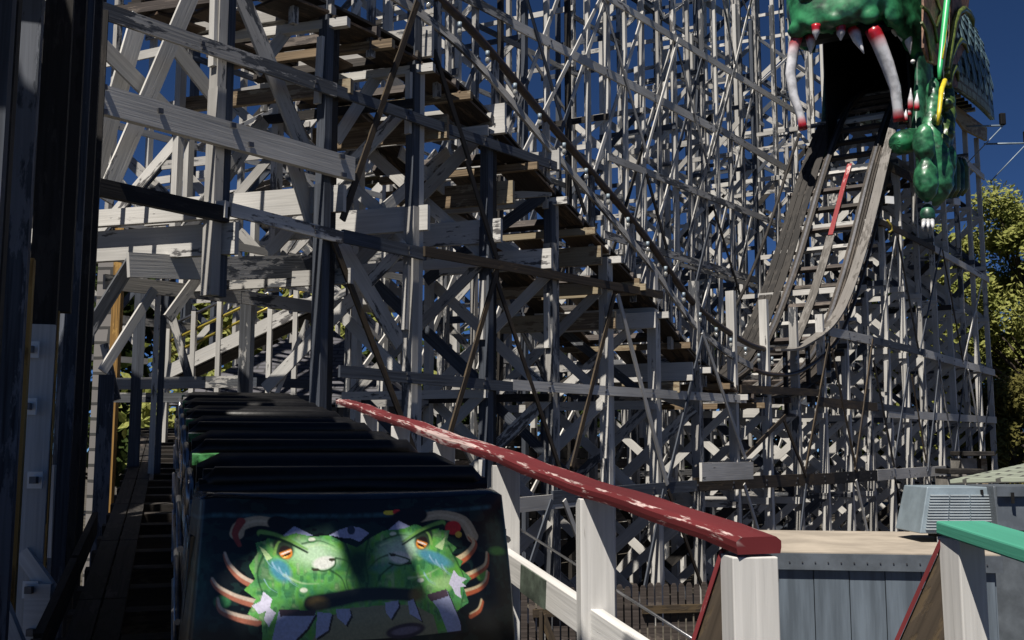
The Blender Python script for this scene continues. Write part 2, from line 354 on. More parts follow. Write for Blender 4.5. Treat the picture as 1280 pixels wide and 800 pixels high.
for k in range(0, 24):
    e = e_k(k); top = zt(k) - 0.25
    if k < 5: ftop = 7.5
    elif k < 15: ftop = top
    else: ftop = min(top, 12.0)
    bot = -EZ + 0.0
    if k == 2: bot = 1.75
    if k in (0,): bot = -EZ
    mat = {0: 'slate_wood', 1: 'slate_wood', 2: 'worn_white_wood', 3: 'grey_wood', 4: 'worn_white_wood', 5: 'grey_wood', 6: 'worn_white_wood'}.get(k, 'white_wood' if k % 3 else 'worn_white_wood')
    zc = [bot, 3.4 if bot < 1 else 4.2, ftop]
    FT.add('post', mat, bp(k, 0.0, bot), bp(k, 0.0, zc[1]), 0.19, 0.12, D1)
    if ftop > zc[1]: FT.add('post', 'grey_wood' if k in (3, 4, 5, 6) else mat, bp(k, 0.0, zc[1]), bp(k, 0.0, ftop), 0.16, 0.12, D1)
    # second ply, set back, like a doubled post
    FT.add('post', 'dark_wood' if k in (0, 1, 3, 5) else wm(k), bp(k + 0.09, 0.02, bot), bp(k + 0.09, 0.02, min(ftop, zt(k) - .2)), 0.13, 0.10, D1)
    # rail posts that carry the handrail
    # inner posts
    rows = [2.2, 3.75, 5.8]
    for r, off in enumerate(rows):
        rt = top + (0.0 if off < 3 else 0.6)
        if k < 4 and off < 5: rb = 2.0
        else: rb = -EZ
        if 3 < off < 5 and 5 <= k <= 15: tall = 0.48 * (base_k(k).y + 3.4) - .15
        if off > 3: rt = max(rt, 3.2) if k > 4 else min(rt, 5.2)
        if k >= 9 and off > 3: rt = max(rt, 6.0 + 1.1 * (k - 9))
        if in_window(bp(k, off, rb), bp(k, off, rt)): rb = 2.3
        if 3 < off < 5 and 5 <= k <= 15: rt = tall
        if rt > rb + 0.4: FT.add('inner_post', wm(k, 0.5), bp(k, off, rb), bp(k, off, rt), 0.13, 0.11, D1)
    if 5 <= k <= 15:      # slim half-bent posts in the tall row
        th_ = 0.48 * (base_k(k + .5).y + 3.4) - .15
        if not in_window(bp(k + .5, 3.75, -EZ), bp(k + .5, 3.75, th_)): FT.add('slim_post', wm(k, 0.6), bp(k + .5, 3.75, -EZ), bp(k + .5, 3.75, th_), 0.11, 0.10, D1)
        for (za, zb_) in ((4.8, 8.2), (8.2, 11.6), (1.6, 4.8)):
            if zb_ > zt(k) + .5 and zb_ < th_: FT.add('long_brace', wm(k, .6), bp(k, 3.66, za), bp(k + 1, 3.66, zb_), 0.035, 0.10)
    # splices
    for z in (-0.6, 2.1, 4.9, 7.6, 10.2):
        if bot + 0.6 < z < ftop - 0.5 and RND.random() < 0.75:
            FT.add('splice_board', 'white_wood', bp(k - 0.055, 0.03 * RND.uniform(-1, 1), z - 0.45), bp(k - 0.055, 0.0, z + 0.45), 0.10, 0.05, D1)
    # bent ledgers and crossed braces
    offs = [0.0, 2.2, 3.75, 5.8]
    for a in range(3):
        o0, o1 = offs[a], offs[a + 1]
        for li in range(len(LV) - 1):
            z0, z1 = LV[li], LV[li + 1]
            tt = top + 0.1 if a == 0 else (max(top + .4, 3.2) if k > 4 else 5.2)
            if a == 1: tt = min(tt, top + 0.1) if k < 16 else tt
            if k >= 9 and a == 2: tt = max(tt, 6.0 + 1.1 * (k - 9))
            if z0 > tt - 0.8: continue
            z1 = min(z1, tt)
            if k < 4 and z0 < 2.9: continue
            if k == 4 and a == 0 and z0 < 0.9 and z0 > -1: pass
            jit = RND.uniform(-0.04, 0.04); A_, B_ = bp(k + 0.06, o0, z0 + jit), bp(k + 0.06, o1, z1 + jit)
            if in_window(A_, B_): continue
            if a > 0 and RND.random() < (0.75 if z0 < 2 else 0.3): continue
            pw = 0.85 if a == 0 else 0.35  # inner panels get darker timbers so the interior reads as shaded
            if 1: FT.add('cross_brace', wm(k, pw), A_, B_, 0.035, 0.19 if a == 0 else .15, UP)
            if 1: FT.add('cross_brace', wm(k, pw), bp(k - 0.06, o1, z0 + jit), bp(k - 0.06, o0, z1 + jit), 0.035, 0.19 if a == 0 else .15, UP)
            if RND.random() < 0.75: FT.add('ledger', wm(k, pw), bp(k - 0.085, o0 - 0.12, z1 + jit), bp(k - 0.085, o1 + 0.12, z1 + jit), 0.04, 0.15, UP)
# inner ribbons along the length
for off, zs in ((2.2, (-0.9, 1.1, 2.75)), (3.75, (-0.6, 1.3, 3.2, 5.0)), (5.8, (-0.7, 1.2, 3.1, 5.0))):
    for z in zs:
        for k in range(4, 23, 3):
            if in_window(bp(k, off, z), bp(k + 3, off, z)): continue
            if RND.random() < 0.6 and (z < zt(k + 1.5) - 0.3 or (k > 8 and off > 3)):
                FT.add('ribbon', wm(k), bp(k - 0.2, off - 0.09, z), bp(k + 3.2, off - 0.09, z), 0.04, 0.14)
    for k in range(4, 23):
        for z in (-1.0, 1.2, 3.3):
            if in_window(bp(k, off, z), bp(k + 1, off, z + 1.9)) or off > 5: continue
            if z + 1.8 < zt(k) or (k > 9 and off > 3):
                if RND.random() < 0.3: FT.add('sway_brace', wm(k), bp(k, off - 0.1, z), bp(k + 1, off - 0.1, z + 1.9), 0.035, 0.09)
                if RND.random() < 0.3: FT.add('sway_brace', wm(k), bp(k + 1, off - 0.12, z), bp(k, off - 0.12, z + 1.9), 0.035, 0.09)
def rib(x0, y0, x1, y1, h, mat, off=0.11, t=0.045, part='ribbon'): FT.add(part, mat, FP(x0, y0, off), FP(x1, y1, off), t, h)
# ribbons of the face, measured
IN = -3.5                                        # plane of the second row of posts
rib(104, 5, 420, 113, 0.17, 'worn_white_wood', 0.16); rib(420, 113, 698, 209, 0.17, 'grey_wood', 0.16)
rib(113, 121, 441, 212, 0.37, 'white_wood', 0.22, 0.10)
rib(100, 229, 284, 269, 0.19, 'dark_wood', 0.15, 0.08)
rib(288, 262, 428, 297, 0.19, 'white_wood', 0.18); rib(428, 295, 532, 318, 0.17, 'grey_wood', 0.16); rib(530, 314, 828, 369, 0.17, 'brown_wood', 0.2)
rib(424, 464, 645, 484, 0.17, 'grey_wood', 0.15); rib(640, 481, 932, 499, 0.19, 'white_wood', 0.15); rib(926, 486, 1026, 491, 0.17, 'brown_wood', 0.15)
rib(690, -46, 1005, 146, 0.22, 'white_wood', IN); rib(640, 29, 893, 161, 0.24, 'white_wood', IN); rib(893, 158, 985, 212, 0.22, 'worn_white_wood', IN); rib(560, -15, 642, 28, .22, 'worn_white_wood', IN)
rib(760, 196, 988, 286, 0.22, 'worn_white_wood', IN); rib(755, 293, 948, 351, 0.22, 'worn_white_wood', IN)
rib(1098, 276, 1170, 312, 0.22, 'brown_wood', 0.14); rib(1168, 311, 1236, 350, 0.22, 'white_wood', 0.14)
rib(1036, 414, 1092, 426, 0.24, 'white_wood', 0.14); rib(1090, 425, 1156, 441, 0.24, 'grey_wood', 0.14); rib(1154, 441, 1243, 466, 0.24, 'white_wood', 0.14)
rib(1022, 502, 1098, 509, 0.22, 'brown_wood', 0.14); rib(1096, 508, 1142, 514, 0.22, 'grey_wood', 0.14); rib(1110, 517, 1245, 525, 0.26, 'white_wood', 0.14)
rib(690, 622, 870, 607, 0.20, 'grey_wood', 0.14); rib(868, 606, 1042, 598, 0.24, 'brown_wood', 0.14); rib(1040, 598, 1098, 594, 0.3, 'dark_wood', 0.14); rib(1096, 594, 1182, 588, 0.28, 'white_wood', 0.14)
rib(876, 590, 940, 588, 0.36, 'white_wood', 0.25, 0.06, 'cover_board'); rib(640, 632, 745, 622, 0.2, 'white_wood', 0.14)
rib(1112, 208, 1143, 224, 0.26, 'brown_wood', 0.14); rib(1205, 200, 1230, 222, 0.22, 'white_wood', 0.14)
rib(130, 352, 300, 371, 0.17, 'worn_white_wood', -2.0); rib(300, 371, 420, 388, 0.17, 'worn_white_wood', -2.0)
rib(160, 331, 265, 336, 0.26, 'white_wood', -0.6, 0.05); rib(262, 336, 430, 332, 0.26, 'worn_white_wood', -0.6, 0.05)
# bolt plates where the ribbons cross the posts
for (x0, y0, x1, y1, o_) in ((104, 5, 698, 209, .19), (288, 262, 532, 318, .21), (424, 464, 932, 499, .18), (640, 29, 893, 161, IN + .03), (760, 196, 988, 286, IN + .03), (1036, 414, 1243, 466, .17), (690, 622, 1182, 588, .17)):
    for k in range(1, 23):
        p = base_k(k); xk = 640 + FPX * p.x / p.y / CT
        if x0 + 8 < xk < x1 - 8:
            y = y0 + (y1 - y0) * (xk - x0) / (x1 - x0)
            for dy in (-3, 3): q_ = FP(xk + RND.uniform(-2, 2), y + dy, o_); FT.add('bolt', 'shade_metal', q_ - D1 * .022, q_ + D1 * .022, .02, .04)
# sway braces of the face
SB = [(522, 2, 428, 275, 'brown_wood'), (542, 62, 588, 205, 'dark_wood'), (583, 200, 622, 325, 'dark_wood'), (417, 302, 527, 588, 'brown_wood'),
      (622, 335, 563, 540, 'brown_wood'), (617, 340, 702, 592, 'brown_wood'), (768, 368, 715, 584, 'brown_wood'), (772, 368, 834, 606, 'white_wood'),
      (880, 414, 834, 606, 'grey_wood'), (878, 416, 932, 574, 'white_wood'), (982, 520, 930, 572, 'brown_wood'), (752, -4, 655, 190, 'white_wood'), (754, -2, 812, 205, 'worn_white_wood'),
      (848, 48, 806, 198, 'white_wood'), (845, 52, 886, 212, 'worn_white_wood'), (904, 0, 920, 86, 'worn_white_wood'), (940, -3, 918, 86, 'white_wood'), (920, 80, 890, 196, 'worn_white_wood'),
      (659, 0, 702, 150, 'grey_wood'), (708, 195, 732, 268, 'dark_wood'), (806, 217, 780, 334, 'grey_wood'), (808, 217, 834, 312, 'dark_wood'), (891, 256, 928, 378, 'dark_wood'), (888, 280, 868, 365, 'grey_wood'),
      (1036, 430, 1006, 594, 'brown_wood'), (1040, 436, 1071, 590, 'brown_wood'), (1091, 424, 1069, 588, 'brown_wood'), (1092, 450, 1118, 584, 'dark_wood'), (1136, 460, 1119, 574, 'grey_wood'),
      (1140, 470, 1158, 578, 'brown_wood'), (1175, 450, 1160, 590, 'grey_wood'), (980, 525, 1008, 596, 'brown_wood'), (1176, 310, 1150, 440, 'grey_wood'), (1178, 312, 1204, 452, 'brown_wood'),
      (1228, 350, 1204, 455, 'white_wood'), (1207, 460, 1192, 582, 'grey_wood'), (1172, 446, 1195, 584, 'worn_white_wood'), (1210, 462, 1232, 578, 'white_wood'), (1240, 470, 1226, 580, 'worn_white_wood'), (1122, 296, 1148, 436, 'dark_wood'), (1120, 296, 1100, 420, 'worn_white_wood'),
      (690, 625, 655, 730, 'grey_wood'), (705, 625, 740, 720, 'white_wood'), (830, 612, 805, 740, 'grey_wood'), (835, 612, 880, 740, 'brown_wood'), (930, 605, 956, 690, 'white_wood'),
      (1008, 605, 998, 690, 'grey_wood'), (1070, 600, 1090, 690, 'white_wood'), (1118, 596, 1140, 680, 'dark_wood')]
for (x0, y0, x1, y1, m) in SB:
    inn = x0 > 640 and y1 < 380 and x0 < 1000
    rib(x0, y0, x1, y1, 0.10 if inn else 0.085, m, IN + .06 if inn else 0.17, 0.03, 'sway_brace')
# wide board diagonals high on the left, behind the face
for (x0, y0, x1, y1, h, m, off) in [(175, 20, 95, 300, .22, 'white_wood', -1.0), (245, -20, 130, 250, .20, 'white_wood', -0.7), (120, 50, 240, 170, .20, 'white_wood', -0.8), (300, -10, 385, 200, .24, 'worn_white_wood', -0.25),
        (360, 180, 412, 350, .22, 'white_wood', -0.25), (395, -10, 320, 90, .16, 'white_wood', -0.6), (475, 90, 420, 175, .18, 'white_wood', -0.6), (215, 55, 290, 150, .2, 'white_wood', -1.2), (330, 150, 205, 330, .2, 'worn_white_wood', -1.4),
        (128, 464, 193, 362, .11, 'white_wood', -1.2), (210, 398, 252, 340, .14, 'worn_white_wood', -1.5), (104, 425, 168, 322, .15, 'worn_white_wood', -0.9), (425, 305, 500, 430, .26, 'white_wood', -0.5), (500, 190, 560, 240, .2, 'white_wood', -0.9),
        (560, 190, 470, 270, .18, 'white_wood', -0.9), (450, 60, 520, 130, .2, 'worn_white_wood', -1.2)]:
    rib(x0, y0, x1, y1, h, m, off, 0.04, 'diagonal_board')
# deep cross beams with their square ends past the posts
for (x, y, h, L, k, m) in [(296, 298, .37, 2.6, 2, 'white_wood'), (284, 262, .2, 2.6, 2, 'white_wood'), (431, 248, .35, 3.0, 3, 'white_wood'), (440, 345, .20, 2.5, 3, 'worn_white_wood'), (536, 272, .36, 2.4, 4, 'white_wood'), (627, 288, .37, 2.4, 5, 'white_wood'),
        (752, 319, .33, 2.4, 7, 'tan_wood'), (690, 323, .33, 2.0, 6, 'white_wood'), (752, 360, .2, 2.0, 7, 'tan_wood'), (770, 400, .3, 2.2, 7, 'tan_wood'), (866, 464, .36, 2.4, 9, 'white_wood'), (850, 484, .2, 2.2, 8.5, 'tan_wood'), (820, 400, .3, 2.2, 8, 'white_wood'),
        (642, 240, .36, 2.2, 5, 'tan_wood'), (632, 145, .4, 2.4, 5, 'white_wood'), (541, 52, .45, 2.6, 4, 'worn_white_wood'), (560, 158, .36, 2.2, 4, 'tan_wood'), (700, 200, .33, 2.2, 6, 'white_wood'), (800, 358, .3, 2.0, 7.5, 'tan_wood'), (440, 108, .2, 2.6, 3, 'tan_wood')]:
    p = FP(x, y, 0.2); FT.add('cross_beam', m, p, p + e_k(k) * L, 0.09, h)
# bolt plates on the wide boards
for (x, y) in [(131, 108), (127, 124), (131, 139), (201, 138), (292, 156), (314, 180), (428, 195), (430, 218)]:
    FT.add('bolt_plate', 'shade_metal', FP(x - 3, y, 0.28), FP(x + 3, y + 1, 0.28), 0.02, 0.055)
# unseen deck added on the tall inner posts to shade the lattice
for k in range(4, 15):
    z0, z1 = 0.48 * (base_k(k).y + 3.4), 0.48 * (base_k(k + 1).y + 3.4)
    for i in range(7):
        o_ = 3.5 + i * .36
        if RND.random() < 0.35: FT.add('shade_plank', 'rail_wood', bp(k, o_, z0), bp(k + 1, o_, z1), 0.32, .045)
    for f in (0, .5): FT.add('shade_joist', 'worn_white_wood', bp(k + f, 3.3, z0 + (z1 - z0) * f - .1), bp(k + f, 6.1, z0 + (z1 - z0) * f - .1), .1, .15)
FT.emit()

# ------------------------------------------------------------------ the dipping track
ck = 9
TR = thing('roller_coaster_track', 'wooden coaster track dipping and climbing into the dragon mouth, with handrail', 'coaster track', ground_of(base_k(ck)))
ks = [x * 0.125 for x in range(20, 23 * 8 + 1)]
def tangent(k): return (tp(k + .05, 1.1) - tp(k - .05, 1.1)).normalized()
def strip(offc, w, dz, th, k0, k1, mat, name, n=1):
    mb = MB(); rings = []
    for k in ks:
        if k0 <= k <= k1:
            nrm = tangent(k).cross(-e_k(k)).normalized()
            if nrm.z < 0: nrm = -nrm
            c = tp(k, offc); a = e_k(k) * (w / 2)
            rings.append([c - a + nrm * dz, c + a + nrm * dz, c + a + nrm * (dz + th), c - a + nrm * (dz + th)])
    mb.loft(rings, True, False); return mb.build(name, mat, TR)
for off in (0.5, 2.1):
    s = 1 if off < 1 else -1
    for j in range(3): strip(off + s * 0.045 * j, 0.20 - 0.02 * j, 0.02 + 0.052 * j, 0.05, -1, 22.9, 'rail_wood', 'rail_plank')
    strip(off + s * 0.06, 0.07, 0.178, 0.012, -1, 22.9, 'shade_metal', 'rail_strap')
strip(0.27, 0.20, 0.02, 0.04, -1, 22.9, 'rail_wood', 'walkway_plank'); strip(0.04, 0.20, 0.02, 0.04, -1, 13, 'dark_wood', 'walkway_plank'); strip(2.38, 0.22, 0.02, 0.04, -1, 22.9, 'dark_wood', 'walkway_plank')
for i in range(2): strip(2.62 + .2 * i, 0.185, -0.02, 0.04, 9.5, 18, 'dark_wood', 'walkway_plank')
strip(1.30, 0.24, 0.03, 0.04, 11.0, 15.8, 'board_grey', 'centre_plank'); strip(1.30, 0.14, 0.05, 0.05, 15.7, 16.9, 'fresh_red', 'chain_board')
mb = MB()
k = 2.5; i = 0
while k < 22.9:
    t = tangent(k); nrm = t.cross(-e_k(k)); nrm = nrm if nrm.z > 0 else -nrm
    a = tp(k, -0.10) - nrm * 0.06; b = tp(k, 3.0 if k > 9.5 else 2.6) - nrm * 0.06
    m = 'picket_wood' if i % 2 == 0 else ('worn_white_wood' if i % 4 == 1 else 'rail_wood')
    MB().beam(a, b, 0.14, 0.13, nrm).build('tie', m, TR)
    if i % 2 == 0 and k < 14:      # boards of the catwalk seen from below
        for o0 in (0.85, 1.1, 1.35):
            pass
    k += 0.30 / max(0.35, 1) * 1.0 if k > 10 else 0.5; i += 1
# catwalk panels between the ties under the drop, seen from below
for k in [x * 0.5 for x in range(5, 22)]:
    if k > 10: break
    odd = int(k * 2) % 2
    MB().beam(tp(k + .03, 0.15, -0.16), tp(k + .47, 0.15, -0.14), 0.62, 0.035).build('walkway_board', 'deck_brown', TR)
    if odd: MB().beam(tp(k + .03, 1.1, -0.15), tp(k + .44, 1.1, -0.15), 0.55, 0.035).build('walkway_board', 'deck_brown', TR)
    MB().beam(tp(k + .03, 2.0, -0.16), tp(k + .47, 2.0, -0.14), 0.62, 0.035).build('walkway_board', 'deck_brown', TR)
    MB().beam(tp(k + .5, -0.32, -0.24), tp(k + .5, 2.5, -0.24), 0.10, 0.12).build('ledger', 'white_wood' if odd else 'tan_wood', TR)
def rail_tube(off, dz, r, k0, k1, mat, name):
    mb = MB(); mb.tube([tp(k, off, dz) for k in ks if k0 <= k <= k1], r, 8); return mb.build(name, mat, TR)
rail_tube(0.0, 1.12, 0.068, -1, 11.5, 'pipe_brown', 'handrail'); strip_m = MB()
def board_rail(off, dz, w, h, k0, k1, mat, name):
    mb = MB(); rings = []
    for k in ks:
        if k0 <= k <= k1:
            c = tp(k, off, dz); a = e_k(k) * (w / 2); t = tangent(k); u = t.cross(e_k(k)); u = (u if u.z > 0 else -u).normalized() * (h / 2)
            rings.append([c - a - u, c + a - u, c + a + u, c - a + u])
    mb.loft(rings, True, False); return mb.build(name, mat, TR)
board_rail(-0.06, 1.12, 0.27, 0.05, 11.2, 17.2, 'board_grey', 'handrail')
board_rail(-0.06, 0.62, 0.05, 0.14, -1, 10.5, 'worn_white_wood', 'guard_board')
rail_tube(-0.1, 0.55, 0.05, 10.4, 16.6, 'pipe_brown', 'guard_board'); rail_tube(2.95, 1.1, 0.05, 4, 17, 'dark_wood', 'handrail')
for i, k in enumerate([x * 0.82 + 2.68 for x in range(0, 18)]):
    if k > 17: break
    MB().beam(tp(k, 0.02, -0.4), tp(k, 0.02, 1.1), 0.09, 0.09, D1).build('rail_post', 'worn_white_wood' if k < 11 else 'dark_wood', TR)
    if 3 < k < 17:
        MB().beam(tp(k, 2.95, -0.3), tp(k, 2.95, 1.08), 0.08, 0.08, D1).build('rail_post', 'worn_white_wood', TR)
        for kk in (k + .2, k + .6):
            c = tp(kk, -0.1, 0.80); bm = MB(); bm.ball(c, 0.04, 0.04, 0.055, 10, 7); bo = bm.build('light_bulb', 'bulb_glass', TR)
            s = MB(); s.tube([c + V((0, 0, 0.06)), c + V((0, 0, 0.15))], 0.032, 8); so_ = s.build('bulb_socket', 'ac_metal', bo)

# dark boarded wall put inside the trestle to deepen its shade
BW = thing('board_wall', 'dark weathered board wall deepening the shade behind the trestle posts', 'wall', ground_of(bp(9, 6.4, 0)))
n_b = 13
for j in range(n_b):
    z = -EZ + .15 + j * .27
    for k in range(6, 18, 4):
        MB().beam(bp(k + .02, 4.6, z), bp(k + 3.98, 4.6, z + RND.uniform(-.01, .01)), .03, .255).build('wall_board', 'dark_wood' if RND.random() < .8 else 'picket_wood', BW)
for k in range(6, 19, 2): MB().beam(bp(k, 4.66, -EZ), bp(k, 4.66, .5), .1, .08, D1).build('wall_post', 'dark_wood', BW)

# ------------------------------------------------------------------ trestles behind
def rear(name, label, off, k0, k1, step, base_h, hfun, rows, dens, matp, deck=0.3):
    T = Trestle(name, label, ground_of(base_k((k0 + k1) / 2) + e_k(8) * off))
    lv = [-2.9 + 1.9 * i for i in range(12)]; e = Vector((-0.9, 0.43, 0)).normalized()
    def P(k, o, z): p = base_k(k) + e * (off + o); p.z = EZ + z; return p
    k = k0
    while k <= k1:
        H = hfun(k)
        for r in rows:
            zb_ = -EZ
            if in_window(P(k, r, zb_), P(k, r, H)): zb_ = 2.4
            T.add('post', wm(k, matp), P(k, r, zb_), P(k, r, H), 0.15, 0.13, D1)
        for a in range(len(rows) - 1):
            for z in lv:
                if z + 1.2 > H: break
                z1 = min(z + 1.9, H)
                if in_window(P(k, rows[a], z), P(k, rows[a + 1], z1)) or (z < 1.8 and RND.random() < .75): continue
                xx = RND.random() < dens
                if xx: T.add('cross_brace', wm(k, matp), P(k + .06, rows[a], z), P(k + .06, rows[a + 1], z1), 0.04, 0.24)
                if xx: T.add('cross_brace', wm(k, matp), P(k - .06, rows[a + 1], z), P(k - .06, rows[a], z1), 0.04, 0.24)
                if RND.random() < 0.6: T.add('ledger', wm(k, matp), P(k - .09, rows[a] - .1, z1), P(k - .09, rows[a + 1] + .1, z1), 0.04, 0.17)
        T.add('cap_beam', wm(k), P(k, rows[0] - .3, H), P(k, rows[-1] + .3, H), 0.1, 0.22)
        if k + step <= k1:
            H2 = hfun(k + step)
            for z in lv[1:]:
                if in_window(P(k, rows[0], z - .3), P(k + step, rows[0], z + 1.6)): continue
                if z < min(H, H2) and RND.random() < 0.6: T.add('ribbon', wm(k, matp), P(k - .1, rows[0] - .11, z - .3), P(k + step + .1, rows[0] - .11, z - .3), 0.04, 0.15)
                if z + 1.9 < min(H, H2) and RND.random() < dens * 0.5:
                    T.add('sway_brace', wm(k), P(k, rows[0] - .15, z - .3), P(k + step, rows[0] - .15, z + 1.6), 0.035, 0.1)
                if z + 1.9 < min(H, H2) and RND.random() < dens * 0.5:
                    T.add('sway_brace', wm(k), P(k + step, rows[0] - .17, z - .3), P(k, rows[0] - .17, z + 1.6), 0.035, 0.1)
            for r in (rows[0] + .3, rows[0] + 1.4): T.add('track_stringer', 'rail_wood', P(k, r, H + .2), P(k + step, r, H2 + .2), 0.25, 0.18)
            T.add('track_stringer', 'worn_white_wood', P(k, rows[0] - .25, H + 1.1), P(k + step, rows[0] - .25, H2 + 1.1), 0.06, 0.1)
            for f in (0, .34, .67):
                T.add('tie', wm(k), P(k + step * f, rows[0] - .3, H + (H2 - H) * f + .06), P(k + step * f, rows[-1] + .6, H + (H2 - H) * f + .06), 0.14, 0.12)
            for r in [rows[0] - .2 + .42 * i_ for i_ in range(int((rows[-1] + .8) / .42))]:
                if RND.random() < deck: T.add('shade_plank', 'rail_wood', P(k, r, H + .14), P(k + step, r, H2 + .14), 0.36, 0.045)  # planks added on top to shade the timbers below and behind
        k += step
    T.emit(); return T
rear('wooden_trestle', 'taller white timber trestle standing right behind the dipping track', 8.6, 3.0, 29, 1.7, 0, lambda k: 0.51 * (14.0 + 1.305 * k), (0, 2.3, 4.6), 0.36, 0.3)
rear('wooden_trestle', 'far white timber trestle rising against the blue sky at the top', 17.0, 2, 24, 2.0, 0, lambda k: 5.0 + 0.25 * k + 1.2 * math.sin(k * .5), (0, 2.2), 0.4, 0.35)

# ------------------------------------------------------------------ the train
DT = Vector((-0.311, 0.950, 0)).normalized()      # away from the camera along the train
DR = Vector((DT.y, -DT.x, 0))                     # image right
DT3 = (DT + UP * 0.094).normalized(); NT = DR.cross(DT3).normalized()
NT = NT if NT.z > 0 else -NT
C0 = Vector((-0.55, 4.0, EZ - 0.19))             # top centre of the nose
def tl(x, s, z): return C0 + DR * x + DT3 * s + NT * z
def rrect(x0, x1, z0, z1, s, r=0.06, n=4):
    pts = []
    for (cx, cz, a0) in ((x1 - r, z1 - r, 0), (x0 + r, z1 - r, 90), (x0 + r, z0 + r, 180), (x1 - r, z0 + r, 270)):
        for i in range(n + 1):
            a = math.radians(a0 + 90 * i / n); pts.append(tl(cx + r * math.cos(a), s, cz + r * math.sin(a)))
    return pts
# painted nose: art as a function of panel coordinates (photo-like units)
def art(X, Y):
    n = X.shape; C = np.zeros(n + (3,)); C[:] = (0.003, 0.005, 0.006)
    rs = np.random.RandomState(3)
    def vnoise(fx, fy, seed):
        r = np.random.RandomState(seed); G = r.rand(64, 64)
        a = (X * fx) % 63; b = (Y * fy) % 63; i = a.astype(int); j = b.astype(int); u = a - i; v = b - j
        u = u * u * (3 - 2 * u); v = v * v * (3 - 2 * v)
        return (G[i, j] * (1 - u) + G[i + 1, j] * u) * (1 - v) + (G[i, j + 1] * (1 - u) + G[i + 1, j + 1] * u) * v
    N1 = vnoise(.05, .07, 1) * .6 + vnoise(.14, .2, 2) * .4; N2 = vnoise(.25, .11, 5); N3 = vnoise(.6, .6, 8)
    def put(mask, col): 
        m = np.clip(mask, 0, 1)[..., None]; C[:] = C * (1 - m) + np.asarray(col) * m
    def ell(cx, cy, rx, ry, ang=0, soft=.12):
        a = math.radians(ang); dx = X - cx; dy = Y - cy; u = (dx * math.cos(a) + dy * math.sin(a)) / rx; v = (-dx * math.sin(a) + dy * math.cos(a)) / ry
        return np.clip((1 - np.sqrt(u * u + v * v)) / soft, 0, 1)
    def poly(pts):
        ins = np.zeros(n, bool); P = pts
        for i in range(len(P)):
            x0, y0 = P[i]; x1, y1 = P[(i + 1) % len(P)]
            if y0 == y1: continue
            c = ((y0 > Y) != (y1 > Y)) & (X < (x1 - x0) * (Y - y0) / (y1 - y0) + x0); ins ^= c
        return ins.astype(float)
    def stroke(pts, w0, w1, soft=1.2):
        best = np.zeros(n); 
        # smooth polyline
        Q = []
        for i in range(len(pts) - 1):
            p0 = pts[max(i - 1, 0)]; p1 = pts[i]; p2 = pts[i + 1]; p3 = pts[min(i + 2, len(pts) - 1)]
            for t in (0, .25, .5, .75):
                Q.append(tuple(.5 * ((2 * p1[d]) + (-p0[d] + p2[d]) * t + (2 * p0[d] - 5 * p1[d] + 4 * p2[d] - p3[d]) * t * t + (-p0[d] + 3 * p1[d] - 3 * p2[d] + p3[d]) * t ** 3) for d in (0, 1)))
        Q.append(pts[-1]); K = len(Q) - 1
        for i in range(K):
            (x0, y0), (x1, y1) = Q[i], Q[i + 1]; L2 = (x1 - x0) ** 2 + (y1 - y0) ** 2 + 1e-6
            t = np.clip(((X - x0) * (x1 - x0) + (Y - y0) * (y1 - y0)) / L2, 0, 1)
            d = np.hypot(X - x0 - t * (x1 - x0), Y - y0 - t * (y1 - y0)); w = w0 + (w1 - w0) * (i + t) / K
            best = np.maximum(best, np.clip((w - d) / soft, 0, 1))
        return best
    # dark background with murky greens and blues
    put((N1 > .56) * .5, (0.012, 0.035, 0.03)); put(ell(252, 735, 26, 70, 0, .8) * N2, (0.03, 0.10, 0.085)); put(ell(630, 700, 25, 60, 0, .8) * N2, (0.02, 0.07, 0.05)); put(ell(240, 770, 30, 40, 0, .8) * N1, (0.02, 0.06, 0.09))
    put(ell(625, 705, 16, 8, 10, .5), (0.10, 0.30, 0.06)); put(ell(285, 757, 11, 9, 0, .4), (0.05, 0.22, 0.08)); put(ell(600, 735, 10, 10, 0, .4), (0.14, 0.36, 0.06))
    put(stroke([(232, 643), (300, 641), (380, 640), (470, 639), (560, 637), (620, 636)], 5, 5, 4) * (.25 + .6 * N2), (0.05, 0.13, 0.16)); put(ell(478, 636, 8, 4), (0.75, 0.6, 0.05)); put(ell(488, 635, 6, 4), (0.6, 0.03, 0.03))
    # horns over the brow
    for (P, w) in (([(296, 668), (300, 656), (322, 648), (352, 655)], 9), ([(590, 680), (578, 655), (548, 643), (520, 646)], 9)):
        put(stroke(P, w, 7), (0.42, 0.35, 0.24)); put(stroke(P, w * .35, 2) * .6, (0.58, 0.50, 0.36))
    put(stroke([(300, 650), (294, 668), (300, 684)], 6, 3), (0.24, 0.04, 0.03)); put(ell(563, 664, 12, 11), (0.55, 0.03, 0.03)); put(ell(570, 675, 5, 5), (0.6, 0.42, 0.06)); put(ell(345, 652, 16, 12, 20), (0.008, 0.006, 0.006)); put(ell(505, 643, 25, 14, -6), (0.008, 0.006, 0.006))
    # ribs
    for i, P in enumerate([[(560, 716), (580, 706), (592, 692), (585, 680)], [(572, 737), (590, 732), (606, 724), (610, 708)], [(574, 756), (592, 753), (604, 746), (608, 734)], [(580, 785), (592, 780), (597, 770)]]):
        put(stroke(P, 8 - i * 1.5, 3), (0.45, 0.11, 0.045)); put(stroke([(x - 1, y - 3) for x, y in P], 4.5 - i, 2), (0.62, 0.50, 0.30))
    for i, P in enumerate([[(325, 738), (305, 728), (290, 712), (284, 698)], [(322, 758), (300, 752), (280, 742), (272, 732)], [(325, 778), (305, 775), (285, 768), (280, 756)]]):
        put(stroke(P, 6, 2.5), (0.36, 0.13, 0.08)); put(stroke([(x, y - 3) for x, y in P], 3, 2), (0.55, 0.45, 0.36))
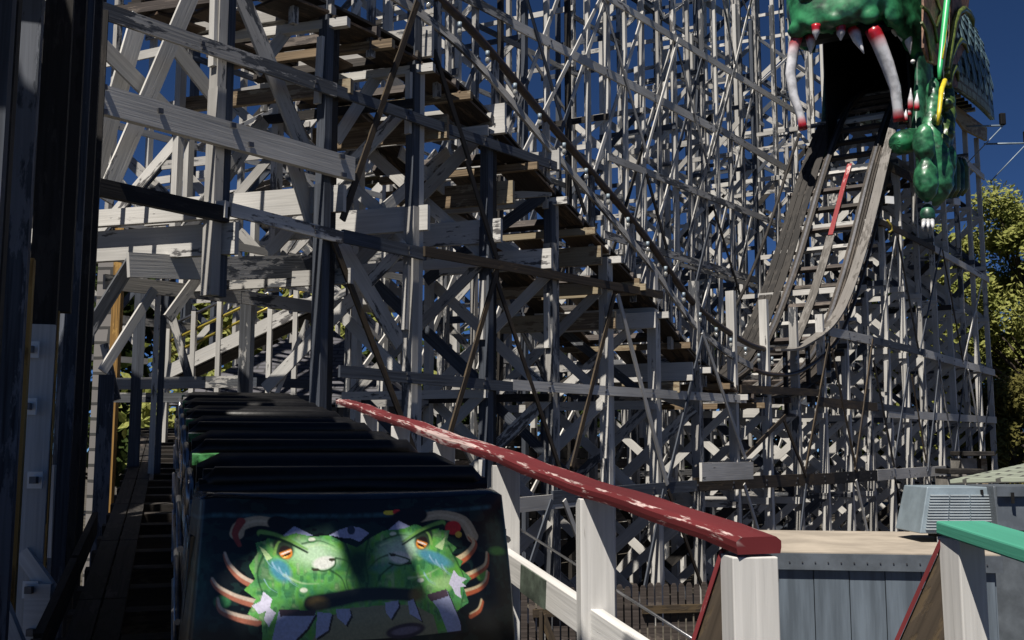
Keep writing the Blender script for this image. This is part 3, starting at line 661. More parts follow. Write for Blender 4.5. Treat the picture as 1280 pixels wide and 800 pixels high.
    # brow spikes
    for P in ([(348, 670), (362, 655), (384, 668)], [(404, 668), (416, 660), (430, 655), (442, 658), (452, 666), (440, 678), (428, 672), (420, 672)], [(474, 664), (490, 649), (508, 660)]):
        put(poly(P), (0.33, 0.36, 0.56))
    put(ell(430, 661, 5, 7), (0.04, 0.05, 0.09))
    # head
    face = poly([(321, 694), (318, 680), (330, 676), (336, 664), (350, 670), (364, 665), (384, 670), (404, 668), (420, 678), (437, 686), (452, 674), (470, 663), (496, 661), (512, 655), (524, 662), (540, 656), (544, 666), (558, 668), (553, 682), (566, 694), (558, 702), (574, 714), (568, 722), (584, 738), (572, 748), (578, 768), (562, 776), (560, 800), (332, 800), (330, 778), (314, 770), (322, 752), (308, 742), (320, 728), (312, 712)])
    g = np.stack([0.035 + .16 * N1, 0.20 + .34 * N1, 0.05 + .10 * N2], -1)
    C[:] = C * (1 - face[..., None]) + g * face[..., None]
    put(face * (N2 > .62) * .55, (0.02, 0.11, 0.02)); put(face * np.clip((N2 - .55) * 4, 0, 1) * np.clip((N1 - .45) * 4, 0, 1) * .6, (0.42, 0.62, 0.28))
    put(face * ell(437, 708, 34, 60, 0, .8) * .92, (0.008, 0.03, 0.012)); put(face * ell(560, 700, 16, 36, 0, .7) * .6, (0.02, 0.08, 0.03)); put(face * ell(328, 712, 14, 40, 0, .7) * .6, (0.02, 0.08, 0.06))  # shade between the two lobes painted into the face
    put(face * ell(385, 694, 38, 26, 15, .7) * .85, (0.55, 0.74, 0.52)); put(face * ell(490, 690, 36, 24, -15, .7) * .85, (0.55, 0.70, 0.60)); put(face * ell(545, 740, 26, 12, 0, .6) * .6, (0.45, 0.66, 0.30))  # pale cheek highlights painted into the face
    put(face * ell(348, 716, 20, 13, 60, .4) * .85, (0.06, 0.25, 0.40)); put(face * ell(535, 706, 30, 10, 28, .4) * .85, (0.08, 0.28, 0.42)); put(face * ell(470, 715, 22, 10, 0, .5) * .5, (0.05, 0.17, 0.25))
    for (x, y, s) in ((398, 706, 1), (490, 702, -1)):
        put(ell(x, y, 16, 10, -12 * s, .3), (0.72, 0.74, 0.68)); put(stroke([(x - 14, y + 7), (x, y + 11), (x + 12, y + 4), (x + 13 * s, y - 6)], 1.6, 1.6), (0.02, 0.09, 0.02)); put(ell(x + 9 * s, y - 4, 4, 2.5), (0.05, 0.05, 0.03)); put(ell(x - 10 * s, y + 9, 5, 1.8), (0.05, 0.05, 0.03))
    for (x, y) in ((383, 675), (482, 669), (375, 742), (515, 735)):
        put(ell(x, y, 7, 5, 0, .3), (0.10, 0.30, 0.10)); put(ell(x, y - 1, 5, 3.4, 0, .3), (0.68, 0.74, 0.60))
    for P in ([(420, 672), (428, 700), (424, 730), (430, 748)], [(452, 672), (446, 700), (450, 730), (446, 748)], [(330, 690), (322, 720), (330, 750), (336, 790)], [(555, 690), (566, 716), (574, 742), (566, 775)], [(372, 680), (392, 676), (410, 684)], [(470, 676), (488, 670), (505, 672)], [(405, 716), (418, 726), (424, 742)], [(480, 712), (466, 724), (458, 742)], [(412, 700), (424, 704), (434, 716)], [(474, 698), (462, 703), (450, 716)]):
        put(face * stroke(P, 2.2, 1.0, 1.5) * .8, (0.012, 0.05, 0.016))
    for P in ([(378, 684), (398, 682), (412, 690)], [(466, 684), (482, 678), (500, 680)], [(352, 722), (372, 732), (392, 733)], [(500, 730), (520, 728), (540, 720)]):
        put(face * stroke(P, 2.6, 1.0, 2) * .6, (0.55, 0.72, 0.42))
    for i in range(16):
        x = 330 + (i % 4) * 8 + (i // 8) * 190; y = 700 + ((i * 37) % 30); put(face * stroke([(x, y), (x + 6, y + 10), (x + 15, y + 16)], 1.1, .5, 1) * .7, (0.35, 0.55, 0.70))
    # eyes
    for (x, y, s) in ((353, 691, 1), (519, 682, -1)):
        put(ell(x - 3 * s, y - 6, 13, 19, -24 * s, .25), (0.03, 0.05, 0.03)); eye = ell(x, y + 1, 8, 10, -24 * s, .15); low = np.clip((Y - (y - 2) + s * (X - x) * .45) / 1.5, 0, 1)
        put(eye, (0.02, 0.012, 0.01)); put(eye * low, (0.70, 0.24, 0.03)); put(ell(x, y + 1.5, 8, 1.3, -26 * s, .3) * eye, (0.80, 0.72, 0.66)); put(ell(x + 1.5 * s, y + 4.5, 6.5, 1.8, -32 * s, .3), (0.015, 0.008, 0.006)); put(ell(x - 1, y + 8, 5, 1.4, -26 * s, .4) * eye, (0.9, 0.6, 0.15))
        put(stroke([(x - 13 * s, y + 4), (x - 9 * s, y - 12), (x + 2 * s, y - 18), (x + 11 * s, y - 10)], 2.6, 1.0, 1.5), (0.22, 0.42, 0.10))
    for P in ([(324, 672), (338, 674), (356, 681), (378, 694)], [(548, 662), (534, 665), (516, 672), (494, 686)]):
        put(stroke([(x, y - 6) for x, y in P], 6, 2, 2), (0.16, 0.36, 0.08)); put(stroke([(x, y - 2) for x, y in P], 3.5, 2, 1.5), (0.008, 0.025, 0.01))
    for P in ([(338, 700), (330, 690), (322, 684), (332, 704)], [(536, 690), (546, 682), (552, 676), (546, 696)]): put(poly(P), (0.45, 0.62, 0.30))
    # dark lip, mouth and teeth
    put(stroke([(385, 757), (415, 752), (440, 748), (470, 748), (505, 752)], 11, 9, 3), (0.012, 0.016, 0.02)); put(ell(392, 757, 16, 10, 0, .6) * .8, (0.22, 0.15, 0.05)); put(ell(510, 752, 13, 12, 0, .6) * .8, (0.22, 0.16, 0.05))
    put(poly([(386, 800), (398, 775), (430, 763), (470, 762), (505, 764), (530, 778), (536, 800)]), (0.26, 0.25, 0.15)); put(ell(495, 793, 26, 9, -4, .15), (0.04, 0.03, 0.05)); put(ell(495, 793, 20, 5, -4, .3), (0.18, 0.15, 0.20))
    for P in ([(348, 766), (390, 768), (380, 786), (366, 800), (342, 800)], [(391, 767), (408, 769), (404, 788), (390, 797)], [(412, 764), (428, 764), (430, 772), (424, 783), (414, 774)], [(470, 759), (486, 757), (487, 764), (477, 779), (471, 770)], [(498, 759), (505, 757), (515, 784), (500, 774)], [(522, 753), (548, 748), (565, 790), (566, 800), (548, 800), (536, 770)]):
        put(poly([(x + 2, y + 2) for x, y in P]), (0.02, 0.015, 0.02)); put(poly(P), (0.38, 0.41, 0.60))
    put(poly([(348, 764), (390, 765), (388, 771), (350, 772)]), (0.06, 0.04, 0.05)); put(poly([(522, 753), (548, 748), (551, 757), (528, 762)]), (0.09, 0.06, 0.08))
    for P in ([(330, 743), (340, 752), (338, 762), (345, 768), (338, 784), (332, 776), (334, 766), (326, 770), (318, 760), (327, 755)], [(560, 724), (566, 733), (577, 738), (570, 742), (576, 748), (567, 748), (568, 762), (560, 756), (556, 746), (552, 742)]):
        put(poly(P), (0.66, 0.64, 0.78))
    C *= (0.86 + 0.28 * N3)[..., None]
    return np.clip(C, 0, 1)
def paint_mat():
    m, t = newmat('nose_art'); g = N(t); a = g.n('ShaderNodeVertexColor'); a.layer_name = 'Col'
    b = g.n('ShaderNodeBsdfPrincipled'); b.inputs['Roughness'].default_value = 0.33; b.inputs['Specular IOR Level'].default_value = 0.3; b.inputs['Coat Weight'].default_value = 0.12; b.inputs['Coat Roughness'].default_value = 0.08
    g.l(a.outputs[0], b.inputs['Base Color']); o = g.n('ShaderNodeOutputMaterial'); g.l(b.outputs[0], o.inputs[0])
paint_mat()
def car(front, ncar, label):
    s0 = front
    root = thing('coaster_car', label, 'coaster car', tl(0, s0 + 1.3, -1.15), 'cars of the coaster train')
    L = 2.58
    # hull: side walls and floor
    for sx in (-1, 1):
        h = MB(); rings = []
        for i in range(9):
            s = s0 + 0.22 + (L - 0.25) * i / 8; zt_ = -0.16 - 0.05 * (1 - abs(math.cos(i * math.pi / 4)))
            x = sx * 0.63
            rings.append([tl(x - sx * .05, s, -1.0), tl(x, s, -0.95), tl(x + sx * .025, s, -0.6), tl(x, s, zt_), tl(x - sx * .05, s, zt_ + .01), tl(x - sx * .06, s, -0.6)])
        h.loft(rings, True, True); h.build('side_panel', 'car_body', root)
        # moulding strips along the side
        for z in (-0.22, -0.5, -0.8):
            m = MB(); m.tube([tl(sx * 0.665, s0 + .3, z), tl(sx * 0.665, s0 + L - .1, z)], 0.014, 6); m.build('side_trim', 'steel', root)
    MB().beam(tl(0, s0 + .2, -1.0), tl(0, s0 + L, -1.0), 1.2, 0.06, NT).build('floor_pan', 'black', root)
    for s in (s0 + 0.55, s0 + 2.0):
        for sx in (-1, 1):
            wmesh = MB(); c = tl(sx * 0.56, s, -1.02); wmesh.tube([c - DR * .04, c + DR * .04], 0.13, 16); wo_ = wmesh.build('wheel', 'steel', root)
    rows = [s0 + 0.98, s0 + 2.31]
    for i, s in enumerate(rows):
        # seat back: padded, rounded black board across the car
        b = MB(); rings = []
        for j in range(13):
            x = -0.60 + 1.2 * j / 12; edge = max(0, abs(x) - .54) / .06
            hz = 0.31 * (1 - .25 * edge ** 2); w = 0.075
            c = [(-w, -.5), (-w * 1.1, 0.03 + hz * .0), (-w * .9, .055 - .04 * edge), (0, .085 - .05 * edge), (w * .9, .055 - .04 * edge), (w * 1.1, .0), (w, -.5)]
            rings.append([tl(x, s + a + (.16 * max(0, -zz) * .25), zz) for a, zz in c])
        b.loft(rings, True, True); sb = b.build('seat_back', 'vinyl', root)
        # painted ledge of the body behind the seat
        MB().beam(tl(-.61, s + .55, .0), tl(.61, s + .55, .0), 0.10, 0.05, NT).build('seat_ledge', 'car_green', root)
        # lap bar
        m = MB(); m.tube([tl(-.57, s - .42, -.20), tl(-.57, s - .5, .0), tl(-.54, s - .52, .035), tl(.54, s - .52, .035), tl(.57, s - .5, .0), tl(.57, s - .42, -.20)], 0.045, 10); m.build('lap_bar', 'vinyl', root)
        MB().beam(tl(-.5, s - .30, -.55), tl(.5, s - .30, -.55), 0.5, 0.12, NT).build('seat', 'vinyl', root)
        for sx in (-1, 1):
            m = MB(); m.tube([tl(sx * .63, s - .22, -.16), tl(sx * .63, s - .2, -.03), tl(sx * .63, s + .02, .0), tl(sx * .63, s + .1, -.16)], 0.018, 8); m.build('grab_handle', 'steel', root)
            MB().beam(tl(sx * .57, s - .35, -.12), tl(sx * .57, s + .1, -.12), 0.12, 0.05, NT).build('arm_rest', 'ac_metal', root)
    return root
lead = car(0.0, 0, 'lead coaster car with a green dragon face painted across its nose')
# nose cowl of the lead car
NU, NV = 520, 300
def nose_pt(u, v):           # u -1..1 across, v 0..1 down
    hw = 0.625 + 0.06 * v; x = u * hw
    # rounded top corners
    z = 0.0 - 0.95 * v - 0.13 * max(0, abs(u) - .86) ** 2 / .02 * (1 - v) * .25
    bul = 0.16 * (1 - u * u) + 0.13 * math.sin(min(1, v * 1.15) * math.pi * .62) - 0.02
    if abs(u) > .93: bul -= 0.22 * ((abs(u) - .93) / .07) ** 2
    return tl(x, 0.16 - bul, z)
grid = [[nose_pt(-1 + 2 * i / (NU - 1), j / (NV - 1)) for i in range(NU)] for j in range(NV)]
bb = BASE[lead.name]
verts = [p - bb for r in grid for p in r]; faces = [(j * NU + i, (j + 1) * NU + i, (j + 1) * NU + i + 1, j * NU + i + 1) for j in range(NV - 1) for i in range(NU - 1)]
me = bpy.data.meshes.new('nose_panel'); me.from_pydata([tuple(v) for v in verts], [], faces); me.materials.append(MATS['nose_art'])
uu, vv = np.meshgrid(np.linspace(0, 1, NU), np.linspace(0, 1, NV))
colr = art(243 + uu * 412, 614 + 420 * vv - 125 * vv ** 2); ca = me.color_attributes.new('Col', 'FLOAT_COLOR', 'POINT')
ca.data.foreach_set('color', np.concatenate([colr.reshape(-1, 3), np.ones((NU * NV, 1))], 1).ravel().astype(np.float32))
me.polygons.foreach_set('use_smooth', [True] * len(faces)); me.update()
o = bpy.data.objects.new('nose_panel', me); COL.objects.link(o); o.parent = lead
sm = o.modifiers.new('solid', 'SOLIDIFY'); sm.thickness = 0.02; sm.offset = -1
top = MB(); rings = []
for i in range(0, 31):
    u = -1 + 2 * i / 30; p = nose_pt(u, 0.0); q = tl(u * .6, 0.42, -0.03); mid = (p + q) / 2 + NT * .02
    rings.append([p, mid, q, q - NT * .06, mid - NT * .05, p - NT * .03])
top.loft(rings, True, True); top.build('nose_top', 'car_body', lead)
m = MB(); m.tube([tl(-.6, .47, -.03), tl(0, .47, 0), tl(.6, .47, -.03)], 0.06, 10); m.build('dash_pad', 'vinyl', lead)
m = MB(); m.tube([tl(-.58, .70, .0), tl(.58, .70, .0)], 0.045, 10); m.build('lap_bar', 'vinyl', lead)
c2 = car(2.68, 1, 'second coaster car, black seat backs right behind the dragon-nosed car')
c3 = car(5.36, 2, 'last coaster car, farthest up the slope under the timber beams')

# the train's own track and catwalk
TT = thing('station_track', 'shadowed sloping wooden track under the parked train', 'coaster track', ground_of(tl(0, 4, 0)))
for x in (-.5, .5):
    MB().beam(tl(x, -4, -1.24), tl(x, 22, -1.24), 0.22, 0.16, NT).build('stringer', 'rail_wood', TT)
    MB().beam(tl(x, -4, -1.152), tl(x, 22, -1.152), 0.1, 0.014, NT).build('rail_strap', 'steel', TT)
for i in range(34):
    s = -3.5 + i * .75; MB().beam(tl(-1.35, s, -1.40), tl(1.05, s, -1.40), 0.16, 0.16, NT).build('tie', 'dark_wood' if i % 2 else 'rail_wood', TT)
    if i % 3 == 0:
        for x in (-1.2, .9):
            p = tl(x, s, -1.48); MB().beam((p.x, p.y, 0), p, 0.14, 0.14, DT).build('post', 'worn_white_wood', TT)
for j in range(2):
    for i in range(9): 
        s = -3 + i * 2.4; MB().beam(tl(-1.05 - .17 * j, s, -1.30), tl(-1.05 - .17 * j, s + 2.38, -1.30), 0.155, 0.04, NT).build('catwalk_plank', 'dark_wood' if (i + j) % 3 else 'rail_wood', TT)
for i in range(9):
    s = -3 + i * 2.4; MB().beam(tl(0.86, s, -1.30), tl(0.86, s + 2.38, -1.30), 0.2, 0.04, NT).build('catwalk_plank', 'rail_wood', TT)

# ------------------------------------------------------------------ shaded timber frame on the left and the added shading decks overhead
LF = Trestle('timber_frame', 'dark shaded timber posts at the left edge with added shading decks overhead', ground_of((-3.2, 7, 0)), 'timber frame')
def vpost(px, Y, w, d, mat, z0=-EZ, z1=4.2, part='post'):
    X = (px - 640) / FPX * Y * CT; up = DT
    LF.add(part, mat, (X, Y, EZ + z0), (X, Y, EZ + z1), w, d, DT)
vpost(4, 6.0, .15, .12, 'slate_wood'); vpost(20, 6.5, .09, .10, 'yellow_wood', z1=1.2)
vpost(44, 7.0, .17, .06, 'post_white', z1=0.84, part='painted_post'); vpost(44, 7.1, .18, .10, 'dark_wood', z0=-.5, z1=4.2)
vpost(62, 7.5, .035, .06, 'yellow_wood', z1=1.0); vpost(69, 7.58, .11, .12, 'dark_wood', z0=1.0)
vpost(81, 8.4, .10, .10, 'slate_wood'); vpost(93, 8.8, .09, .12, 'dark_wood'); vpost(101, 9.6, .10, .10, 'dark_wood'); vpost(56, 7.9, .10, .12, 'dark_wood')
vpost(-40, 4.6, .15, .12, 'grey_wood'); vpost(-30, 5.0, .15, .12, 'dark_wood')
LF.add('foot_brace', 'post_white', at(28, 690, 6.97), at(72, 752, 6.97), 0.05, 0.10)
LF.add('foot_brace', 'post_white', at(-8, 735, 6.3), at(24, 815, 6.3), 0.05, 0.10)
LF.add('foot_block', 'post_white', at(32, 765, 6.93), at(64, 765, 6.93), 0.06, 0.36)
for (x, y) in ((39, 437), (36, 508), (44, 600), (38, 737), (40, 790)):
    p = at(x, y, 6.92); LF.add('bolt_plate', 'white_sheet', p - V((.05, 0, 0)), p + V((.05, 0, 0)), 0.015, 0.11); q = at(x, y, 6.9); LF.add('bolt_head', 'shade_metal', q, q - V((0, .04, 0)), 0.045, 0.045)
LF.add('diagonal_board', 'dark_wood', at(40, 60, 7.3), at(66, 250, 7.6), 0.04, .12); LF.add('diagonal_board', 'brown_wood', at(36, 160, 7.2), at(58, 290, 7.5), 0.04, .16)
for s in (0, 2.2, 4.4): LF.add('kick_board', 'dark_wood', tl(-1.35, s, -1.1), tl(-1.35, s + 2.1, -1.1), .05, .2)

# unseen deck added to shade the train, gaps left for sun patches
ZD = EZ + 3.3
def dk(x, s): p = C0 + DR * x + DT * s; return Vector((p.x, p.y, ZD))
for x in (-6.0, -1.0): LF.add('shade_girder', 'worn_white_wood', dk(x, -9) - UP * .16, dk(x, 2.9) - UP * .16, 0.12, 0.28)
SUN_GAPS = [(-3.3, -3.1), (.1, .3), (2.0, 2.3)]
s = -9.0
while s < 2.9:
    w = .235; c = s + w / 2
    if abs(c + 1.48) < .15:  # openings shaped to drop two sun patches on the nose
        if c < -1.48:
            LF.add('shade_board', 'rail_wood', dk(-6.4, -1.61), dk(-.9, -1.61), .20, 0.05); LF.add('shade_board', 'rail_wood', dk(-6.4, -1.31), dk(-.9, -1.31), .12, 0.05)
            for x0, x1 in ((-6.4, -2.17), (-1.67, -1.43), (-1.03, -.9)): LF.add('shade_board', 'rail_wood', dk(x0, -1.44), dk(x1, -1.44), .125, 0.05)
    elif not any(a < c < b for a, b in SUN_GAPS): LF.add('shade_board', 'rail_wood', dk(-6.4, c), dk(-0.85 - .15 * RND.random(), c), w - .02, 0.05)
    if c > 1.6: LF.add('shade_board', 'rail_wood', dk(-6.4, c + 1.5), dk(-2.3, c + 1.5), w - .02, 0.045)
    s += w
for i in range(46):  # second unseen deck, added to shade the left posts and catwalk
    y = 2.0 + i * .25; LF.add('upper_board', 'rail_wood', (-9.2, y, EZ + 6.3), (-3.9 - .2 * RND.random() if y < 8 else -6.3, y, EZ + 6.3), .23, .05)
for x, y0, y1 in ((-9.0, 1.9, 13.5), (-6.5, 1.9, 13.5), (-4.3, 1.9, 7.9)): LF.add('shade_girder', 'slate_wood', (x, y0, EZ + 6.15), (x, y1, EZ + 6.15), .12, .24)
for x, y in ((-9.0, 2.2), (-9.0, 12.9), (-4.3, 2.2), (-6.5, 7.6)): LF.add('post', 'slate_wood', (x, y, 0), (x, y, EZ + 6.03), .15, .15, DT)  # unseen posts that only hold up the added upper deck
for s in (-8.5, -4.0):
    p = dk(-1.0, s); LF.add('post', 'worn_white_wood', (p.x, p.y, 0), p - UP * .3, .14, .14, DT)
    p = dk(-6.0, s); LF.add('post', 'worn_white_wood', (p.x, p.y, 0), p - UP * .3, .14, .14, DT)
LF.emit()

def gusset(root, top, low, post):
    n = (low - top).cross(post - top).normalized(); n = n if n.y < 0 else -n
    m = MB(); m.prism([top, low, post], -n, .035); b = m.build('knee_brace', 'brown_wood', root)
    d = (low - top).normalized(); o = n.cross(d).normalized(); o = o if o.x < 0 else -o
    MB().beam(top + o * .008 - n * .0175, low + o * .008 - n * .0175, .05, .012, o).build('brace_edge', 'red_paint', b)
# ------------------------------------------------------------------ red handrail along the exit ramp
RD = DT; RDS = V((RD.x, RD.y, 0.098))
R0 = at(935, 672, 3.12)
def rr(s, x=0.0, z=0.0): return R0 + RDS * s + DR * x + UP * z
RH = thing('red_handrail', 'chipped red wooden handrail on white posts sloping up beside the train', 'handrail', ground_of(R0))
def boxpost(root, p, w, d, top, mat='post_white', name='post', rot=0.08):
    a = Vector((math.cos(rot), math.sin(rot), 0)); f = Vector((-a.y, a.x, 0))
    b = Vector((p.x, p.y, 0.0)); MB().beam(b, Vector((p.x, p.y, top)), w, d, f).build(name, mat, root, bevel=.004)
mb = MB(); rings = []
for i in range(41):
    s = -0.06 + 7.7 * i / 40; wv = .003 * math.sin(i * 1.7) + .005 * math.sin(i * .6); w = .070
    rings.append([rr(s, -w, -.036 + wv), rr(s, 0, -.036 + wv), rr(s, w, -.036 + wv), rr(s, w + .004, -.018 + wv), rr(s, w + .004, .0 + wv), rr(s, w - .012, .012 + wv), rr(s, w - .03, .0125 + wv), rr(s, 0, .013 + wv), rr(s, -w + .03, .0125 + wv), rr(s, -w + .012, .012 + wv), rr(s, -w - .004, .0 + wv), rr(s, -w - .004, -.018 + wv)])
mb.loft(rings, True, False); rc_ = mb.build('rail_cap', 'red_paint', RH)
wa = rc_.data.attributes.new('wear', 'FLOAT', 'POINT'); wa.data.foreach_set('value', [(.6, 0, .8, .3, 1, 1, .15, 0, .15, 1, 1, .3)[i % 12] if 6 < i < len(mb.v) - 12 else .35 for i in range(len(mb.v))])
for s in (0.0, 1.17, 2.34, 3.6, 4.9, 6.2):
    p = rr(s, .0, -.05); boxpost(RH, p, .135, .13, p.z)
MB().beam(rr(-.25, -.02, -.55), rr(7.5, -.02, -.46), .05, .13).build('mid_board', 'post_white', RH, bevel=.004)
MB().beam(rr(1.62, -.048, -.53), rr(1.95, -.048, -.527), .01, .125).build('patch', 'dull_green', RH)
MB().tube([rr(0.1, .06, -.43), rr(2.4, .06, -.36)], .006, 6).build('cable', 'steel', RH)
pB = rr(0, -.10, -.10); gusset(RH, at(906, 690, 3.17), at(866, 815, 3.22), at(907, 815, 3.17))
# green handrail
GH = thing('green_handrail', 'green painted handrail on a white post at the right edge', 'handrail', ground_of(at(1200, 700, 3.3)))
g0 = at(1196, 662, 3.3); g1 = at(1330, 704, 2.72)
MB().beam(g0 + (g0 - g1).normalized() * .05 + V((.035, 0, 0)), g1 + V((.035, 0, 0)), .16, .042).build('rail_cap', 'green_paint', GH, bevel=.006)
pp = at(1201, 690, 3.3); boxpost(GH, Vector((pp.x, pp.y, 0)), .085, .13, g0.z - .025, rot=.12)
gusset(GH, at(1180, 676, 3.34), at(1115, 822, 3.4), at(1181, 822, 3.34))
p2 = g1 + V((0.0, 0.02, 0)); boxpost(GH, Vector((p2.x, p2.y, 0)), .085, .13, p2.z - .03, rot=.12)

# ------------------------------------------------------------------ shed with its roof units
SH = thing('metal_shed', 'blue grey sheet metal shed with a flat tan roof', 'shed', ground_of(at(1105, 700, 10.6)))
a = at(972, 691, 10.0); b = at(1241, 687, 9.7); zr = a.z; b.z = zr
dx = (b - a).normalized(); dyv = Vector((-dx.y, dx.x, 0)); dep = 2.6
c_ = b + dyv * dep; d_ = a + dyv * dep
mb = MB(); 
n_p = 9
for (p, q) in ((a, b), (b, c_), (d_, a), (c_, d_)):
    L = (q - p).length; t = (q - p).normalized(); nrm = Vector((t.y, -t.x, 0)); k = max(2, int(L / .3))
    for i in range(k):
        u0 = p + t * (L * i / k + .004); u1 = p + t * (L * (i + 1) / k - .004)
        mb.beam((u0 + u1) / 2 * 1 - UP * (zr / 2 + .0) - t * ((u1 - u0).length / 2) + UP * 0, (u0 + u1) / 2 - UP * (zr / 2) + t * ((u1 - u0).length / 2), .03 + .004 * (i % 2), zr - .12)
mb.build('wall', 'shed_wall', SH)
ov = .05
mb = MB(); mb.prism([a - dx * ov - dyv * ov, b + dx * ov - dyv * ov, c_ + dx * ov + dyv * ov, d_ - dx * ov + dyv * ov], UP, .015); mb.build('roof', 'roof_tan', SH)
mb = MB()
for (p, q, n_) in ((a - dx * .06 - dyv * .055, b + dx * .06 - dyv * .055, 1), (b + dx * .055 - dyv * .05, c_ + dx * .055 + dyv * .05, 1), (d_ - dx * .055 + dyv * .05, a - dx * .055 - dyv * .05, 1)):
    mb.beam(p - UP * .07, q - UP * .07, .02, .15)
mb.build('fascia', 'galvanised', SH)
mb = MB()
for i in range(16):
    p = a + dx * (.1 + i * (b - a).length / 16.5) - dyv * .068 - UP * .075; mb.beam(p, p - dyv * .006, .012, .012)
mb.build('rivets', 'shade_metal', SH)
def louvre_box(name, label, x0, y0, x1, y1, Y, dep, mat, louv, slant=.12):
    p0 = at(x0, y1, Y); p1 = at(x1, y1, Y); h = at(x1, y0, Y).z - p1.z; t = (p1 - p0).normalized(); f = Vector((-t.y, t.x, 0))
    p1 = p0 + t * (p1 - p0).length
    root = thing(name, label, 'air unit' if louv else 'metal box', p0 + (p1 - p0) / 2)
    body = MB(); body.loft([[p0, p1, p1 + f * dep, p0 + f * dep], [p0 + UP * h + t * slant + f * .06, p1 + UP * h + f * .06, p1 + UP * h + f * dep, p0 + UP * h + t * slant + f * dep]], True, False); body.build('casing', mat, root, bevel=.01)
    if louv:
        for i in range(13):
            z = h * (.10 + .78 * i / 13); q = slant * z / h
            for (u0, u1) in ((.06, .34), (.36, .64), (.66, .94)):
                W_ = (p1 - p0).length - q
                l = MB(); l.beam(p0 + t * (q + W_ * u0) + UP * z + f * (.06 * z / h - .012), p0 + t * (q + W_ * u1) + UP * z + f * (.06 * z / h - .012), .03, .014); l.build('louvre', 'louvre_metal', root)
        hg = MB(); hg.beam(p0 + t * ((p1 - p0).length * .85) + UP * (h * .94) - f * .02 + f * .05, p0 + t * ((p1 - p0).length * .85) + UP * (h * .84) + f * .02, .02, .03); hg.build('latch', 'black', root)
    else:
        hg = MB(); hg.beam(p0 - f * .01 + UP * (h - .05), p1 - f * .01 + UP * (h - .05), .02, .1); hg.build('lid', mat, root)
        hg = MB(); hg.beam(p0 + t * .15 + UP * (h - .06) - f * .03, p0 + t * .15 + UP * (h - .17) - f * .03, .03, .03); hg.build('latch', 'black', root)
    MB().beam(p0 + t * .2 - UP * .02 + f * .2, p1 - t * .1 - UP * .02 + f * .2, .2, .05).build('foot', 'black', root)
louvre_box('air_conditioner', 'grey louvred air unit on the flat shed roof', 1150, 609, 1246, 667, 10.9, .7, 'ac_metal', True)
louvre_box('metal_box', 'plain grey metal box beside the louvred air unit', 1248, 608, 1330, 664, 10.75, .7, 'galvanised', False, 0.0)

# hut with shingle roof and booth counters in front of the far end of the trestle
HU = thing('booth', 'low booth with a pale green shingle roof behind the shed', 'booth', ground_of(at(1290, 600, 15)))
r0 = at(1188, 605, 14.5); r1 = at(1420, 600, 13); r2 = at(1300, 580, 16.5); r3 = at(1420, 575, 16)
mb = MB(); mb.prism([r0, r1, r3, r2], (0, .2, 1), .06); mb.build('roof', 'shingle_green', HU)
w0 = Vector((r0.x + .3, r0.y + .2, 0)); w1 = Vector((r1.x, r1.y + .3, 0)); MB().beam(w0 + UP * 1.34, w1 + UP * 1.34, .1, 2.66).build('wall', 'galvanised', HU)
for (x0, x1, y0, y1, Y, lab) in ((1196, 1234, 563, 590, 32, 'small booth roof at the far end of the trestle, upper of two'), (1178, 1220, 585, 600, 28, 'small booth roof at the far end of the trestle, lower of two')):
    p = at((x0 + x1) / 2, y0 + 4, Y); B_ = thing('ticket_booth', lab, 'booth', ground_of(p)); w = (x1 - x0) / FPX * Y
    MB().box(p, w, 1.0, .14).build('roof', 'dark_wood', B_, bevel=.02); MB().box((p.x - w * .2, p.y + .2, p.z / 2 - .07), w * .5, .8, p.z - .15).build('wall', 'concrete', B_)
    MB().box((p.x + w * .33, p.y, p.z / 2 - .07), .18, .2, p.z - .15).build('post', 'tan_wood', B_)

# ------------------------------------------------------------------ picket fence
PF = thing('picket_fence', 'weathered brown picket fence below the trestle', 'fence', ground_of(at(830, 740, 12.6)))
f0 = at(655, 735, 12.3); f1 = at(1010, 735, 13.0); n = 38
for i in range(n):
    p = f0.lerp(f1, i / (n - 1)); z = f0.z + RND.uniform(-.02, .02)
    if not 0: 
        t = (f1 - f0).normalized(); m = MB(); w = .037
        base = Vector((p.x, p.y, 0.05)); up_ = Vector((p.x, p.y, z - .03))
        m.prism([base - t * w, base + t * w, up_ + t * w, up_ + t * w * .5 + UP * .035, up_ - t * w * .5 + UP * .035, up_ - t * w], (0, -1, 0), .02); m.build('picket', 'picket_wood', PF)
def fl(s, z, o=-.05): p = f0.lerp(f1, s); return Vector((p.x, p.y + o, z))
for (s0, s1) in ((0.03, .30), (.40, 1.0)):
    MB().beam(fl(s0, f0.z - .28), fl(s1, f0.z - .28), .04, .09).build('fence_rail', 'brown_wood', PF); MB().beam(fl(s0, .5), fl(s1, .5), .04, .09).build('fence_rail', 'brown_wood', PF)
MB().beam(fl(.06, f0.z - .3, -.08), fl(.16, .4, -.08), .03, .09).build('gate_brace', 'brown_wood', PF); MB().beam(fl(.055, f0.z - .25, -.07), fl(.055, .2, -.07), .1, .04, (1, 0, 0)).build('gate_post', 'brown_wood', PF)

